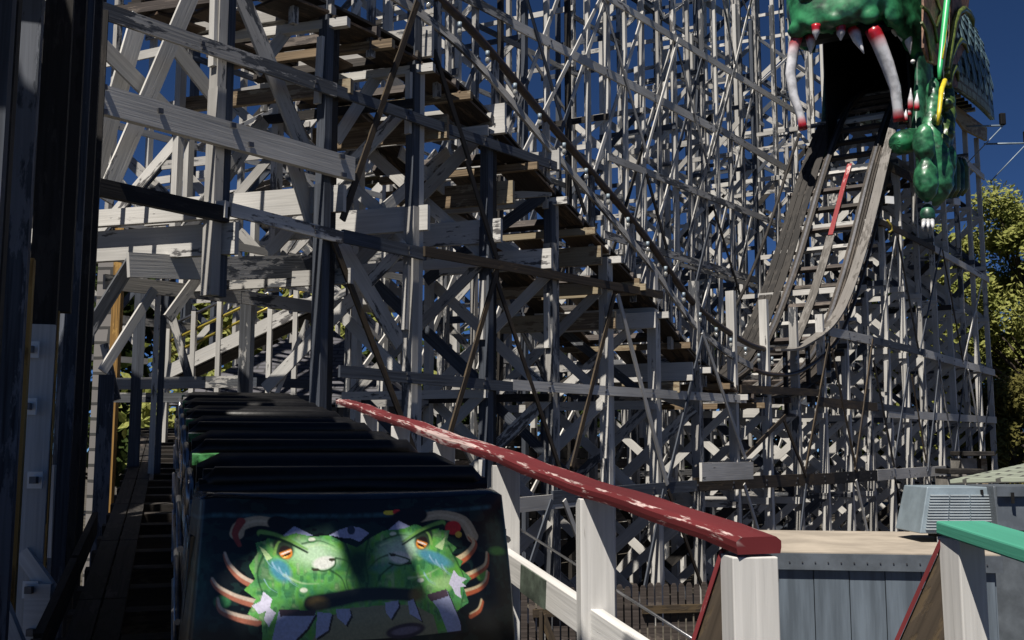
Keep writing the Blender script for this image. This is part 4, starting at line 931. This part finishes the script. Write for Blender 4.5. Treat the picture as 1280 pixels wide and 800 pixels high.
# ------------------------------------------------------------------ left background: hip-roofed house, ramp, sided hut
HO = thing('house', 'grey house with a hipped shingle roof seen beyond the train', 'house', ground_of(at(380, 480, 27)))
Yh = 26.0
e0 = at(200, 506, Yh); e1 = at(520, 506, Yh); e0.z = e1.z = at(300, 506, Yh).z; tpz = at(410, 410, Yh + 3).z
R_ = [e0, e1, e1 + V((0, 7, 0)), e0 + V((0, 7, 0))]; A_ = Vector((at(395, 410, Yh + 3.5).x - .4, Yh + 3.5, tpz)); B2 = A_ + V((.9, 0, 0))
mb = MB(); o_ = len(mb.v); mb.v += R_ + [A_, B2]
mb.face((0, 1, 5, 4), [(0, 0), (6.4, 0), (3.6, 4), (3, 4)]); mb.face((1, 2, 5), [(0, 0), (7, 0), (3.5, 4)]); mb.face((2, 3, 4, 5), [(0, 0), (6.4, 0), (3.6, 4), (3, 4)]); mb.face((3, 0, 4), [(0, 0), (7, 0), (3.5, 4)])
mb.face((3, 2, 1, 0)); mb.build('roof', 'shingle_grey', HO)
mb = MB(); cz = e0.z / 2 - .02; cc = (R_[0] + R_[2]) / 2; mb.box((cc.x, cc.y, cz), (e1.x - e0.x) - .6, 6.4, e0.z - .04); mb.build('wall', 'siding_grey', HO)
RA = thing('access_ramp', 'white ramp with yellow and grey railings rising behind the train', 'ramp', ground_of(at(300, 450, 21)))
def ra(px, py, dY=0): return at(px, py, 21 + dY)
a0, a1 = ra(190, 475), ra(420, 365)
MB().beam(a0, a1, .12, .26).build('stringer', 'white_wood', RA); MB().beam(a0 + V((0, .5, -.15)), a1 + V((0, .5, -.15)), .9, .06).build('deck', 'rail_wood', RA); MB().beam(a0 + V((0, 1.1, 0)), a1 + V((0, 1.1, 0)), .12, .26).build('stringer', 'white_wood', RA)
for i, (dz, m) in enumerate(((.62, 'brass'), (.95, 'steel'))):
    for oy in (0, 1.1): MB().tube([a0 + V((0, oy, dz)), a1 + V((0, oy, dz))], .03, 6).build('railing', m, RA)
for t in (.08, .22, .36, .5, .64, .78, .92):
    p = a0.lerp(a1, t); MB().beam((p.x, p.y, 0), p + V((0, 0, 1.0)), .15, .09, (1, 0, 0)).build('rail_post', 'white_wood', RA)
p = ra(390, 378); MB().box(p + V((.6, .5, 0)), 2.2, 1.3, .12).build('landing', 'white_wood', RA)
SHT = thing('hut', 'grey sided hut with a bright yellow corner post at far left', 'hut', ground_of(at(136, 400, 19)))
p0 = at(122, 400, 19.2); p1 = at(142, 400, 19.2); MB().beam((p0.x, p0.y, 3.6), (p1.x, p1.y, 3.6), .2, 7.2).build('wall', 'siding_grey', SHT); q = at(146, 400, 19.1); MB().beam((q.x, q.y, 0), (q.x, q.y, 7.3), .16, .16, (1, 0, 0)).build('corner_post', 'yellow_wood', SHT)
# standalone timbers seen in the opening above the train
BF = Trestle('timber_frame', 'white timber frame spanning the far end of the train', ground_of(at(230, 450, 16.5)), 'timber frame')
def b_(x0, y0, x1, y1, Y, w, h, m, part): BF.add(part, m, at(x0, y0, Y), at(x1, y1, Y), w, h)
b_(132, 480, 300, 477, 16, .06, .18, 'worn_white_wood', 'rail'); b_(300, 477, 390, 480, 16, .06, .14, 'grey_wood', 'rail'); b_(132, 497, 250, 497, 16.3, .06, .15, 'worn_white_wood', 'rail'); b_(250, 497, 400, 498, 16.3, .05, .1, 'grey_wood', 'rail')
for (x, Y, w, z0, z1, m) in ((171, 16, .17, -3.2, 2.6, 'grey_wood'), (193, 15.2, .08, -3.2, 3, 'white_wood'), (201, 15.5, .09, -3.2, 3, 'grey_wood'), (304, 15.6, .16, -3.2, 2.4, 'worn_white_wood'), (313, 15.7, .07, -3.2, 2.4, 'white_wood'), (133, 14, .2, -3.2, 1.0, 'slate_wood')):
    X = (x - 640) / FPX * Y * 1.0; BF.add('post', m, (X, Y, 0), (X, Y, EZ + z1), w, .1, DT)
b_(345, 495, 384, 400, 15, .03, .06, 'white_wood', 'brace'); b_(215, 395, 236, 472, 16, .04, .12, 'worn_white_wood', 'brace')
b_(130, 430, 146, 500, 14.2, .05, .1, 'worn_white_wood', 'brace'); b_(160, 350, 230, 415, 17, .04, .13, 'worn_white_wood', 'brace')
BF.emit()

# ------------------------------------------------------------------ the dragon
GD = Vector((-0.617, -0.787, 0)).normalized(); RDR = Vector((0.86, -0.51, 0)).normalized()
OD = base_k(17.0) + e_k(17) * 1.1
DG = thing('dragon_tunnel', 'giant green dragon with open fanged mouth and folded wing swallowing the track', 'dragon', ground_of(OD))
def dl(r, s, z): p = OD + RDR * r + GD * s; return Vector((p.x, p.y, EZ + z))
def sect(s, a, zb, zt_, n=28, ex=2.6, r0=0.0, lip=0.0):
    pts = []; cz = (zb + zt_) / 2; hz = (zt_ - zb) / 2
    for i in range(n):
        t = 2 * math.pi * i / n; c, q = math.cos(t), math.sin(t)
        x = math.copysign(abs(c) ** (2 / ex), c) * a; z = math.copysign(abs(q) ** (2 / ex), q) * hz
        pts.append(dl(r0 + x, s, cz + z))
    return pts
mb = MB(); mb.loft([sect(2.12, .5, 13.15, 13.75), sect(2.05, 1.0, 12.92, 14.1), sect(1.8, 1.36, 12.82, 14.6), sect(1.3, 1.56, 12.8, 15.0), sect(.7, 1.66, 12.95, 15.2), sect(0, 1.74, 13.2, 15.5), sect(-.6, 1.86, 13.6, 16.0), sect(-1.3, 1.96, 14.0, 16.5), sect(-2.2, 2.0, 14.3, 16.8)], True, True)
rings = []
for (q, zb_, w) in ((1.35, 12.9, .12), (1.1, 12.78, .2), (.6, 12.72, .26), (.1, 12.55, .28), (-.4, 12.15, .28), (-.9, 11.5, .26), (-1.3, 10.9, .22), (-1.6, 10.7, .15)):
    r_ = 1.45 + .16 * (1.3 - q) ** .6 if q < 1.3 else 1.42
    rings.append([dl(r_ + w * math.cos(t), q, (zb_ + 15.2) / 2 + (15.2 - zb_) / 2 * math.copysign(abs(math.sin(t)) ** .5, math.sin(t))) for t in [2 * math.pi * i / 16 for i in range(16)]])
mb.loft(rings)
rings = []
for (q, zb_, w) in ((1.3, 12.95, .12), (.6, 12.95, .2), (-.2, 13.0, .22), (-1, 13.2, .2)):
    rings.append([dl(-1.5 - .1 * (1.3 - q) ** .6 + w * math.cos(t), q, (zb_ + 15.2) / 2 + (15.2 - zb_) / 2 * math.sin(t)) for t in [2 * math.pi * i / 16 for i in range(16)]])
mb.loft(rings)
for (r, s_, w) in ((-1.12, 1.72, .30), (-.45, 1.95, .24), (.16, 1.98, .24), (.62, 1.86, .22), (1.05, 1.70, .32), (1.48, 1.0, .24), (1.6, .3, .22)):
    mb.ball(dl(r, s_, 13.02), w, w * .8, w * .95, axes=(RDR, GD, UP))
for (r, s_, z, w) in ((-.55, 1.75, 13.95, .42), (.55, 1.75, 13.95, .42), (0, 1.6, 14.4, .5), (1.5, .5, 14.2, .4), (1.75, -.6, 13.6, .35)):
    mb.ball(dl(r, s_, z), w, w * .9, w * .8, axes=(RDR, GD, UP))
def organic(mb, name, mat, vox=.055, amt=.1, sc=.5, it=4):
    o = mb.build(name, mat, DG); rm = o.modifiers.new('remesh', 'REMESH'); rm.mode = 'VOXEL'; rm.voxel_size = vox; rm.use_smooth_shade = True
    sm_ = o.modifiers.new('smooth', 'SMOOTH'); sm_.iterations = it; sm_.factor = .5
    t_ = bpy.data.textures.new('lumps', 'CLOUDS'); t_.noise_scale = sc; d_ = o.modifiers.new('lumps', 'DISPLACE'); d_.texture = t_; d_.strength = amt; d_.mid_level = .5; d_.texture_coords = 'LOCAL'
    return o
head = organic(mb, 'upper_jaw', 'dragon_green', .055, .13, .8, 12)
mb = MB()
mb.loft([[dl(x * a_, q, z_ - .06), dl(x * -a_, q, z_ - .06), dl(x * -a_, q, z_ + .02), dl(x * a_, q, z_ + .02)] for (q, a_, z_) in ((1.55, .95, 12.86), (1.2, 1.25, 12.84), (.7, 1.4, 12.93), (0, 1.45, 13.15), (-.6, 1.5, 13.5), (-1.3, 1.5, 13.9)) for x in (1,)], True, False); mb.build('palate_shade', 'black', DG)  # black slab added so the jaw underside stays dark like shade

# lip rolls, brow and nostrils
for r in (-.62, .62):
    m = MB(); m.ball(dl(r, 1.85, 13.9), .38, .34, .3, axes=(RDR, GD, UP)); nb = m.build('nostril', 'dragon_green', DG); m = MB(); m.ball(dl(r, 2.12, 13.95), .14, .12, .1, axes=(RDR, GD, UP)); m.build('nostril_hole', 'black', nb)
    m = MB(); m.ball(dl(r * 1.75, -.6, 16.1), .55, .5, .5, axes=(RDR, GD, UP)); m.build('eye', 'dragon_yellow', DG)
# cheeks and lower jaw
for sx in (1, -1):
    m = MB(); rings = []
    for (z, s, w, t) in ((13.6, -1.2, .8, .16), (12.4, -1.0, .7, .16), (11.4, -.8, .65, .2), (10.4, -.55, .6, .22), (9.6, -.2, .6, .24), (9.0, 0, .55, .22)):
        if sx < 0: s -= 1.6; w *= .5
        rings.append([dl(sx * (1.78 + t * math.cos(a)), s + w * math.sin(a), z) for a in [2 * math.pi * i / 12 for i in range(12)]])
    m.loft(rings); m.build('cheek', 'dragon_dark', DG, sub=1)
    if sx < 0: continue
    m = MB(); m.tube([dl(sx * 1.74, -1.2, 9.9), dl(sx * 1.72, -.4, 9.65), dl(sx * 1.62, .4, 9.35), dl(sx * 1.5, .95, 9.15), dl(sx * 1.42, 1.15, 9.1)], [.25, .33, .40, .40, .2], 12); m.build('lower_jaw', 'dragon_green' if sx > 0 else 'dragon_dark', DG, sub=1)
    for i in range(4):
        m = MB(); p = dl(sx * 1.9, -.6 + i * .3, 9.72 - .09 * i); m.tube([p - UP * .1, p + UP * .16, p + UP * .38 + GD * -.12], [.1, .07, .01], 8); m.build('jaw_spike', 'dragon_green', DG)
def tooth(pts, rads, gum_to, name='tooth', both=False):
    m = MB(); K = []
    for i in range(len(pts) - 1):
        for t in (0, .33, .66): K.append((V(pts[i]).lerp(V(pts[i + 1]), t), rads[i] + (rads[i + 1] - rads[i]) * t))
    K.append((V(pts[-1]), rads[-1])); g_ = max(2, int(len(K) * gum_to) + 1)
    n0 = len(K)
    m.tube([k[0] for k in K], [k[1] for k in K], 10)
    nf = 10
    for fi in range(len(m.f)):
        seg = fi // nf
        if seg < g_ - 1 or (both and seg >= n0 - 1 - max(2, int(n0 * .2))): m.mi[fi] = 1
    m.mi = [0] * len(m.f); o = m.build(name, 'tooth_paint', DG)
    ca = o.data.color_attributes.new('Col', 'FLOAT_COLOR', 'POINT'); out = []
    for i in range(len(m.v)):
        t = (i // 10) / max(1, n0 - 1); g1_ = min(1, max(0, (gum_to - t) / .12 + .5)); 
        if both: g1_ = max(g1_, min(1, max(0, (t - .80) / .1)))
        if t < .02 or (both and t > .97): g1_ = 1.15
        c0, c1 = (0.66, 0.66, 0.69), (0.42, 0.012, 0.022); k_ = min(1, g1_); out += [c0[j] * (1 - k_) + c1[j] * k_ for j in range(3)] + [1]
    ca.data.foreach_set('color', out)
    return o
YM = OD.y - 1.55
pm = 30.5 / FPX
def dp(px, py, dY=0): return at(px, py, YM + dY)
tooth([dp(1020, 31), dp(1020, 41), dp(1020, 50)], [6 * pm, 5.0 * pm, .4 * pm], .45); tooth([dp(1051, 31), dp(1051, 42), dp(1051, 51)], [6.5 * pm, 5.6 * pm, .4 * pm], .45)
tooth([dp(1066, 34, .2), dp(1072, 50, .1), dp(1080, 67, 0)], [8 * pm, 6 * pm, .6 * pm], .3); tooth([dp(1013, 45, .8), dp(1014, 57, .8), dp(1013, 68, .8)], [7 * pm, 5 * pm, .6 * pm], .3)
tooth([dp(1090, 36, -.2), dp(1098, 52, -.2), dp(1109, 80, -.1), dp(1119, 110, 0), dp(1122, 135, .1), dp(1124, 152, .2)], [10 * pm, 9.5 * pm, 8.5 * pm, 7 * pm, 6.5 * pm, 7.5 * pm], .2, 'fang', True)
tooth([dp(997, 42, .9), dp(992, 62, .9), dp(988, 92, .9), dp(992, 120, .9), dp(1001, 145, .9), dp(1004, 162, .9)], [8 * pm, 7.5 * pm, 7 * pm, 6 * pm, 5 * pm, 6 * pm], .18, 'fang', True)
for (x, y, l, w) in ((1117, 32, 14, 5), (1124, 34, 18, 5), (1134, 34, 34, 6)): tooth([dp(x, y, .6), dp(x + 2, y + l * .6, .6), dp(x + (3 if l < 30 else 4), y + l, .6)], [w * pm, w * .8 * pm, .5 * pm], .25)
for (x, y, l, w) in ((1138, 138, 28, 3.6), (1146, 138, 22, 3.6), (1132, 152, 15, 3), (1137, 145, 14, 2.6)): tooth([dp(x, y, .2), dp(x, y - l * .5, .2), dp(x + .5, y - l, .2)], [w * pm, w * .9 * pm, .3 * pm], .35)
m = MB(); m.ball(dp(1141, 77, .4), 3 * pm); m.build('ear_stud', 'tooth', DG)
# throat: black lining added round the track to block light in the tunnel
mb = MB(); LN = 5.6
def th(r, s, z): return dl(r, s, z)
mb.prism([th(-1.2, -.6, 9.4), th(-1.35, -LN, 12.6), th(-1.35, -LN, 16.6), th(-1.2, -.6, 15.6)], RDR, .06); mb.prism([th(1.5, -.2, 9.6), th(1.5, -3, 12.2), th(1.5, -LN, 12.6), th(1.5, -LN, 16.6), th(1.5, -.2, 15.6)], RDR, .06)
mb.prism([th(-1.4, -.9, 15.6), th(1.5, -.9, 15.6), th(1.5, -LN, 16.6), th(-1.4, -LN, 16.6)], UP, .06); mb.prism([th(-1.4, -LN, 12.0), th(1.5, -LN, 12.0), th(1.5, -LN, 16.6), th(-1.4, -LN, 16.6)], GD, .06)
mb.prism([th(-1.4, -3.2, 11.6), th(1.5, -3.2, 11.6), th(1.5, -LN, 12.5), th(-1.4, -LN, 12.5)], UP, .05); mb.build('throat', 'black', DG)
# scaly body arch
def bodysec(k, w, zb, zt_):
    c = base_k(k) + e_k(k) * 1.0; e = -e_k(k); pts = []
    for i in range(13):
        a = math.pi * i / 12; x = math.cos(a); z = math.sin(a)
        p = c + e * (w * math.copysign(abs(x) ** .75, x)); pts.append(Vector((p.x, p.y, EZ + zb + (zt_ - zb) * abs(z) ** .8)))
    return pts + [q + (c + UP * (EZ + zb) - q) * .08 for q in pts[::-1]]
mb = MB(); mb.loft([bodysec(k, 2.0 + .1 * math.sin(k), 11.9 + .08 * (k - 18), 17.2 - .15 * abs(k - 19.5)) for k in (18.6, 19.4, 20.2, 21, 21.6, 22.2)], True, True); body = mb.build('scaly_back', 'dragon_scale', DG)
# individual scales
sc = MB(); 
for ki in range(14):
    k = 18.7 + ki * .25
    for j in range(7):
        a = math.pi * (0.02 + j * .065 + (ki % 2) * .03); c = base_k(k) + e_k(k) * 1.0; e = -e_k(k)
        def sp(a_, dk=0, o=.03):
            x, z = math.cos(a_), math.sin(a_); p = base_k(k + dk) + e_k(k) * 1.0 + e * ((2.0 + .1 * math.sin(k) + o) * math.copysign(abs(x) ** .75, x))
            zb = 11.9 + .08 * (k - 18); zz = 17.2 - .15 * abs(k - 19.5); return Vector((p.x, p.y, EZ + zb + (zz - zb + o) * abs(z) ** .8))
        A0, A1, A2, A3 = sp(a + .2, -.1, .01), sp(a + .2, .15, .01), sp(a + .04, .15, .07), sp(a + .04, -.1, .07); T_ = sp(a - .02, .025, .09)
        o_ = len(sc.v); sc.v += [A0, A1, A2, T_, A3]; sc.face((o_, o_ + 4, o_ + 3, o_ + 2, o_ + 1), [(0, .3), (0, .1), (.2, 0), (.4, .1), (.4, .3)])
so2 = sc.build('scale_rows', 'dragon_scale', DG); sd = so2.modifiers.new('solid', 'SOLIDIFY'); sd.thickness = .03
mb = MB(); mb.prism([FP(1190, 128, .3), FP(1234, 160, .3), FP(1234, 176, .3), FP(1206, 162, .3), FP(1190, 140, .3)], -NF, .1); mb.build('skirt_board', 'tan_wood', DG)
# wing
def wp(px, py, off=.9): return FP(px, py, off + .55)
def memb(pts, off, mat='membrane', name='wing_membrane'):
    m = MB(); m.prism([wp(x, y, off) for x, y in pts], NF, .07); return m.build(name, mat, DG)
memb([(1152, -70), (1152, 60), (1158, 78), (1168, 82), (1178, 60), (1184, 0), (1188, -90), (1170, -90)], .75)
memb([(1182, 92), (1186, 40), (1190, -90), (1215, -90), (1209, 0), (1207, 16), (1198, 22), (1192, 52), (1184, 88)], .8); memb([(1184, 92), (1192, 66), (1198, 55), (1206, 56), (1203, 62), (1194, 80), (1186, 100)], .85); memb([(1184, 108), (1188, 92), (1194, 84), (1197, 90), (1194, 110)], .85)
m = MB(); m.tube([wp(1190, -90, 1.0), wp(1184, 0, 1.0), wp(1179, 45, 1.0), wp(1175, 84, 1.0), wp(1174, 98, 1.0)], [.11, .10, .09, .08, .05], 10); m.build('wing_bone', 'wing_bone', DG)
m = MB(); m.tube([wp(1193, -90, 1.06), wp(1187, 0, 1.06), wp(1181, 50, 1.06), wp(1178, 74, 1.06)], .035, 8); m.build('bone_stripe', 'dragon_yellow', DG)
for P in ([(1184, 88), (1188, 60), (1193, 30), (1198, 16), (1205, 11), (1211, 16), (1216, 25), (1217, 34)], [(1184, 95), (1188, 72), (1194, 58), (1200, 50), (1206, 54), (1210, 66)], [(1186, 108), (1188, 94), (1193, 84), (1197, 90), (1198, 102)]):
    m = MB(); m.tube([wp(x, y, .98) for x, y in P], [.10] * (len(P) - 2) + [.08, .03], 8); m.build('wing_rib', 'dragon_olive', DG)
for P in ([(1152, 8), (1160, 14), (1168, 32), (1172, 54)], [(1152, 28), (1158, 40), (1162, 62), (1164, 76)], [(1170, -2), (1176, 14), (1171, 34)]):
    m = MB(); m.tube([wp(x, y, .86) for x, y in P], .045, 8); m.build('wing_rib', 'dragon_olive', DG)
# foreleg
pf = 33.0 / FPX
m = MB(); m.tube([wp(1167, 98, .7), wp(1168, 108, .75), wp(1166, 135, .75), wp(1164, 165, .75), wp(1165, 190, .8), wp(1168, 212, .8), wp(1169, 232, .8), wp(1167, 248, .75), wp(1167, 256, .7)], [x * pf for x in (4, 8, 9, 12, 18, 22, 21, 15, 7)], 16)
for (x, y, r_) in ((1155, 180, 13), (1157, 226, 14), (1180, 200, 15)): m.ball(wp(x, y, .8), r_ * pf, r_ * pf, r_ * pf * 1.8)
organic(m, 'foreleg', 'dragon_leg', .045, .12, .4, 22)
m = MB(); m.tube([wp(1180, 100, .7), wp(1181, 112, .75), wp(1180, 140, .75), wp(1177, 170, .75), wp(1176, 188, .75), wp(1176, 196, .75)], [x * pf for x in (5, 11, 14, 15, 13, 5)], 14)
for (x, y, r_) in ((1184, 130, 8), (1176, 178, 11), (1186, 168, 8), (1172, 150, 8)): m.ball(wp(x, y, 1.0), r_ * pf)
organic(m, 'shoulder', 'dragon_shoulder', .045, .1, .4, 10)
m = MB(); m.tube([wp(1185, 106, 1.15), wp(1181, 101, 1.2), wp(1177, 112, 1.25), wp(1174, 140, 1.3), wp(1172, 156, 1.25)], [x * pf for x in (1.5, 3, 3, 2.5, 1.5)], 8); m.build('leg_stripe', 'dragon_yellow', DG)
m = MB(); m.tube([wp(1160, 256, .75), wp(1159, 266, .8), wp(1160, 276, .8), wp(1160, 283, .75)], [x * pf for x in (5, 9, 9, 3)], 12); m.build('paw', 'dragon_dark', DG, sub=1)
for i_ in (-1, 0, 1): m = MB(); m.tube([wp(1160 + 5 * i_, 276, 1.0), wp(1160 + 6 * i_, 283, 1.12), wp(1160 + 6 * i_, 289, 1.08)], [.07, .05, .01], 8); m.build('claw', 'tooth', DG)
for i in range(7):
    x = 1176 + i * 5.0; m = MB(); m.tube([wp(x - 2, 188 + i * 2, .62), wp(x, 210, .7), wp(x, 235, .7), wp(x - 4, 250 - i * 1, .62)], [x_ * pf for x_ in (3, 5, 5, 2.5)], 8); m.build('belly_plate', 'dragon_dark' if i % 2 else 'dragon_olive', DG)

# flood lights on arms, signs on posts
for (x0, y0, x1, y1, Y) in ((1208, 158, 1254, 157, 37), (1230, 180, 1284, 179, 38)):
    lab = 'black floodlight on a thin arm, the higher and left one of two beside the dragon' if x0 == 1208 else 'black floodlight on a thin arm, the lower and right one at the picture edge'
    p = at(x0, y0, Y); q = at(x1, y1, Y - .4); FL = thing('floodlight', lab, 'floodlight', p, 'floodlights on arms')
    MB().tube([p, q], .035, 6).build('arm', 'ac_metal', FL); MB().tube([q, at(x1 - 46, y1 + 48, Y)], .02, 6).build('stay', 'ac_metal', FL)
    c = at(x1 - 1, y1 - 8, Y - .4); m = MB(); m.beam(c - UP * .22, c + UP * .22, .16, .2, (1, 0, 0)); m.build('lamp_head', 'black', FL, bevel=.03); MB().beam(q, c - UP * .2, .03, .03).build('bracket', 'black', FL)
for (x, y, lab) in ((1160, 256, 'small white plate just above the dragon paw'), (1196, 252, 'small grey plate right of the dragon foreleg'), (1112, 250, 'small white plate left of the dragon foreleg')):
    p = FP(x, y, 1.25); tag(MB().box(p, .24, .05, .2, .3).build('plate', 'white_sheet', None, base=p), lab, 'plate')
for (x, y) in ((1058, 178), (1112, 222)): pass
yb = [FP(1109, 275, .3), FP(1114, 282, .35), FP(1115, 288, .35), FP(1111, 291, .3)]
tag(MB().tube(yb, .035, 6).build('hook', 'brass', None, base=yb[0]), 'yellow hook hanging on the trestle below the dragon', 'hook')

# ------------------------------------------------------------------ trees
def tree(name, label, px, pyb, pyt, Y, wid, mat, n=5200, leaf=.20, seed=0, group='trees'):
    r = random.Random(seed); b = at(px, 562, Y); b.z = 0; H = at(px, pyt, Y).z
    root = thing(name, label, 'tree', b, group)
    m = MB(); x = b.copy(); pts = [b, b + V((.1, 0, H * .25)), b + V((-.1, .1, H * .5)), b + V((.1, 0, H * .85))]; m.tube(pts, [.3, .24, .17, .05], 8)
    lobes = []
    nl = 44
    for i in range(nl):
        a = r.uniform(0, 6.28); h = r.uniform(.15, .98); w = wid * math.sin(min(1, (1.12 - h) * 1.5) * 1.5) * r.uniform(.35, 1.0)
        c = b + V((math.cos(a) * w, math.sin(a) * w, h * H)); lobes.append((c, r.uniform(.35, .8) * wid * .42)); st = b + V((0, 0, h * H * .7)); m.tube([st, (st + c) / 2 + V((0, 0, .1)), c], [.08, .05, .02], 5)
    m.build('trunk', 'bark', root)
    vs = []; fs = []
    for i in range(n):
        c, R = lobes[i % nl]; d = Vector((r.gauss(0, 1), r.gauss(0, 1), r.gauss(0, .75)))
        d = d.normalized() * R * r.random() ** .4 * r.uniform(.8, 1.25); p = c + d - b
        if p.z < .3: continue
        u = Vector((r.gauss(0, 1), r.gauss(0, 1), r.gauss(0, 1))).normalized(); v = u.orthogonal().normalized(); l = leaf * r.uniform(.6, 1.5)
        o_ = len(vs); vs += [p - u * l, p + v * l * .5, p + u * l, p - v * l * .5 + u.cross(v) * l * .15]; fs.append((o_, o_ + 1, o_ + 2, o_ + 3))
    me = bpy.data.meshes.new('crown'); me.from_pydata([tuple(v) for v in vs], [], fs); me.materials.append(MATS[mat]); o = bpy.data.objects.new('crown', me); COL.objects.link(o); o.parent = root
    return root
tree('tree', 'tall light green tree at the right edge against the sky', 1296, 590, 232, 46, 4.3, 'leaf_green', 40000, .13, 1)
tree('tree', 'rounded tree showing between the last posts of the trestle', 1205, 590, 290, 50, 4.2, 'leaf_green', 16000, .17, 2)
tree('bush', 'dull olive bush below the tall tree at the right edge', 1268, 590, 478, 41, 2.6, 'leaf_olive', 16000, .12, 3, None)
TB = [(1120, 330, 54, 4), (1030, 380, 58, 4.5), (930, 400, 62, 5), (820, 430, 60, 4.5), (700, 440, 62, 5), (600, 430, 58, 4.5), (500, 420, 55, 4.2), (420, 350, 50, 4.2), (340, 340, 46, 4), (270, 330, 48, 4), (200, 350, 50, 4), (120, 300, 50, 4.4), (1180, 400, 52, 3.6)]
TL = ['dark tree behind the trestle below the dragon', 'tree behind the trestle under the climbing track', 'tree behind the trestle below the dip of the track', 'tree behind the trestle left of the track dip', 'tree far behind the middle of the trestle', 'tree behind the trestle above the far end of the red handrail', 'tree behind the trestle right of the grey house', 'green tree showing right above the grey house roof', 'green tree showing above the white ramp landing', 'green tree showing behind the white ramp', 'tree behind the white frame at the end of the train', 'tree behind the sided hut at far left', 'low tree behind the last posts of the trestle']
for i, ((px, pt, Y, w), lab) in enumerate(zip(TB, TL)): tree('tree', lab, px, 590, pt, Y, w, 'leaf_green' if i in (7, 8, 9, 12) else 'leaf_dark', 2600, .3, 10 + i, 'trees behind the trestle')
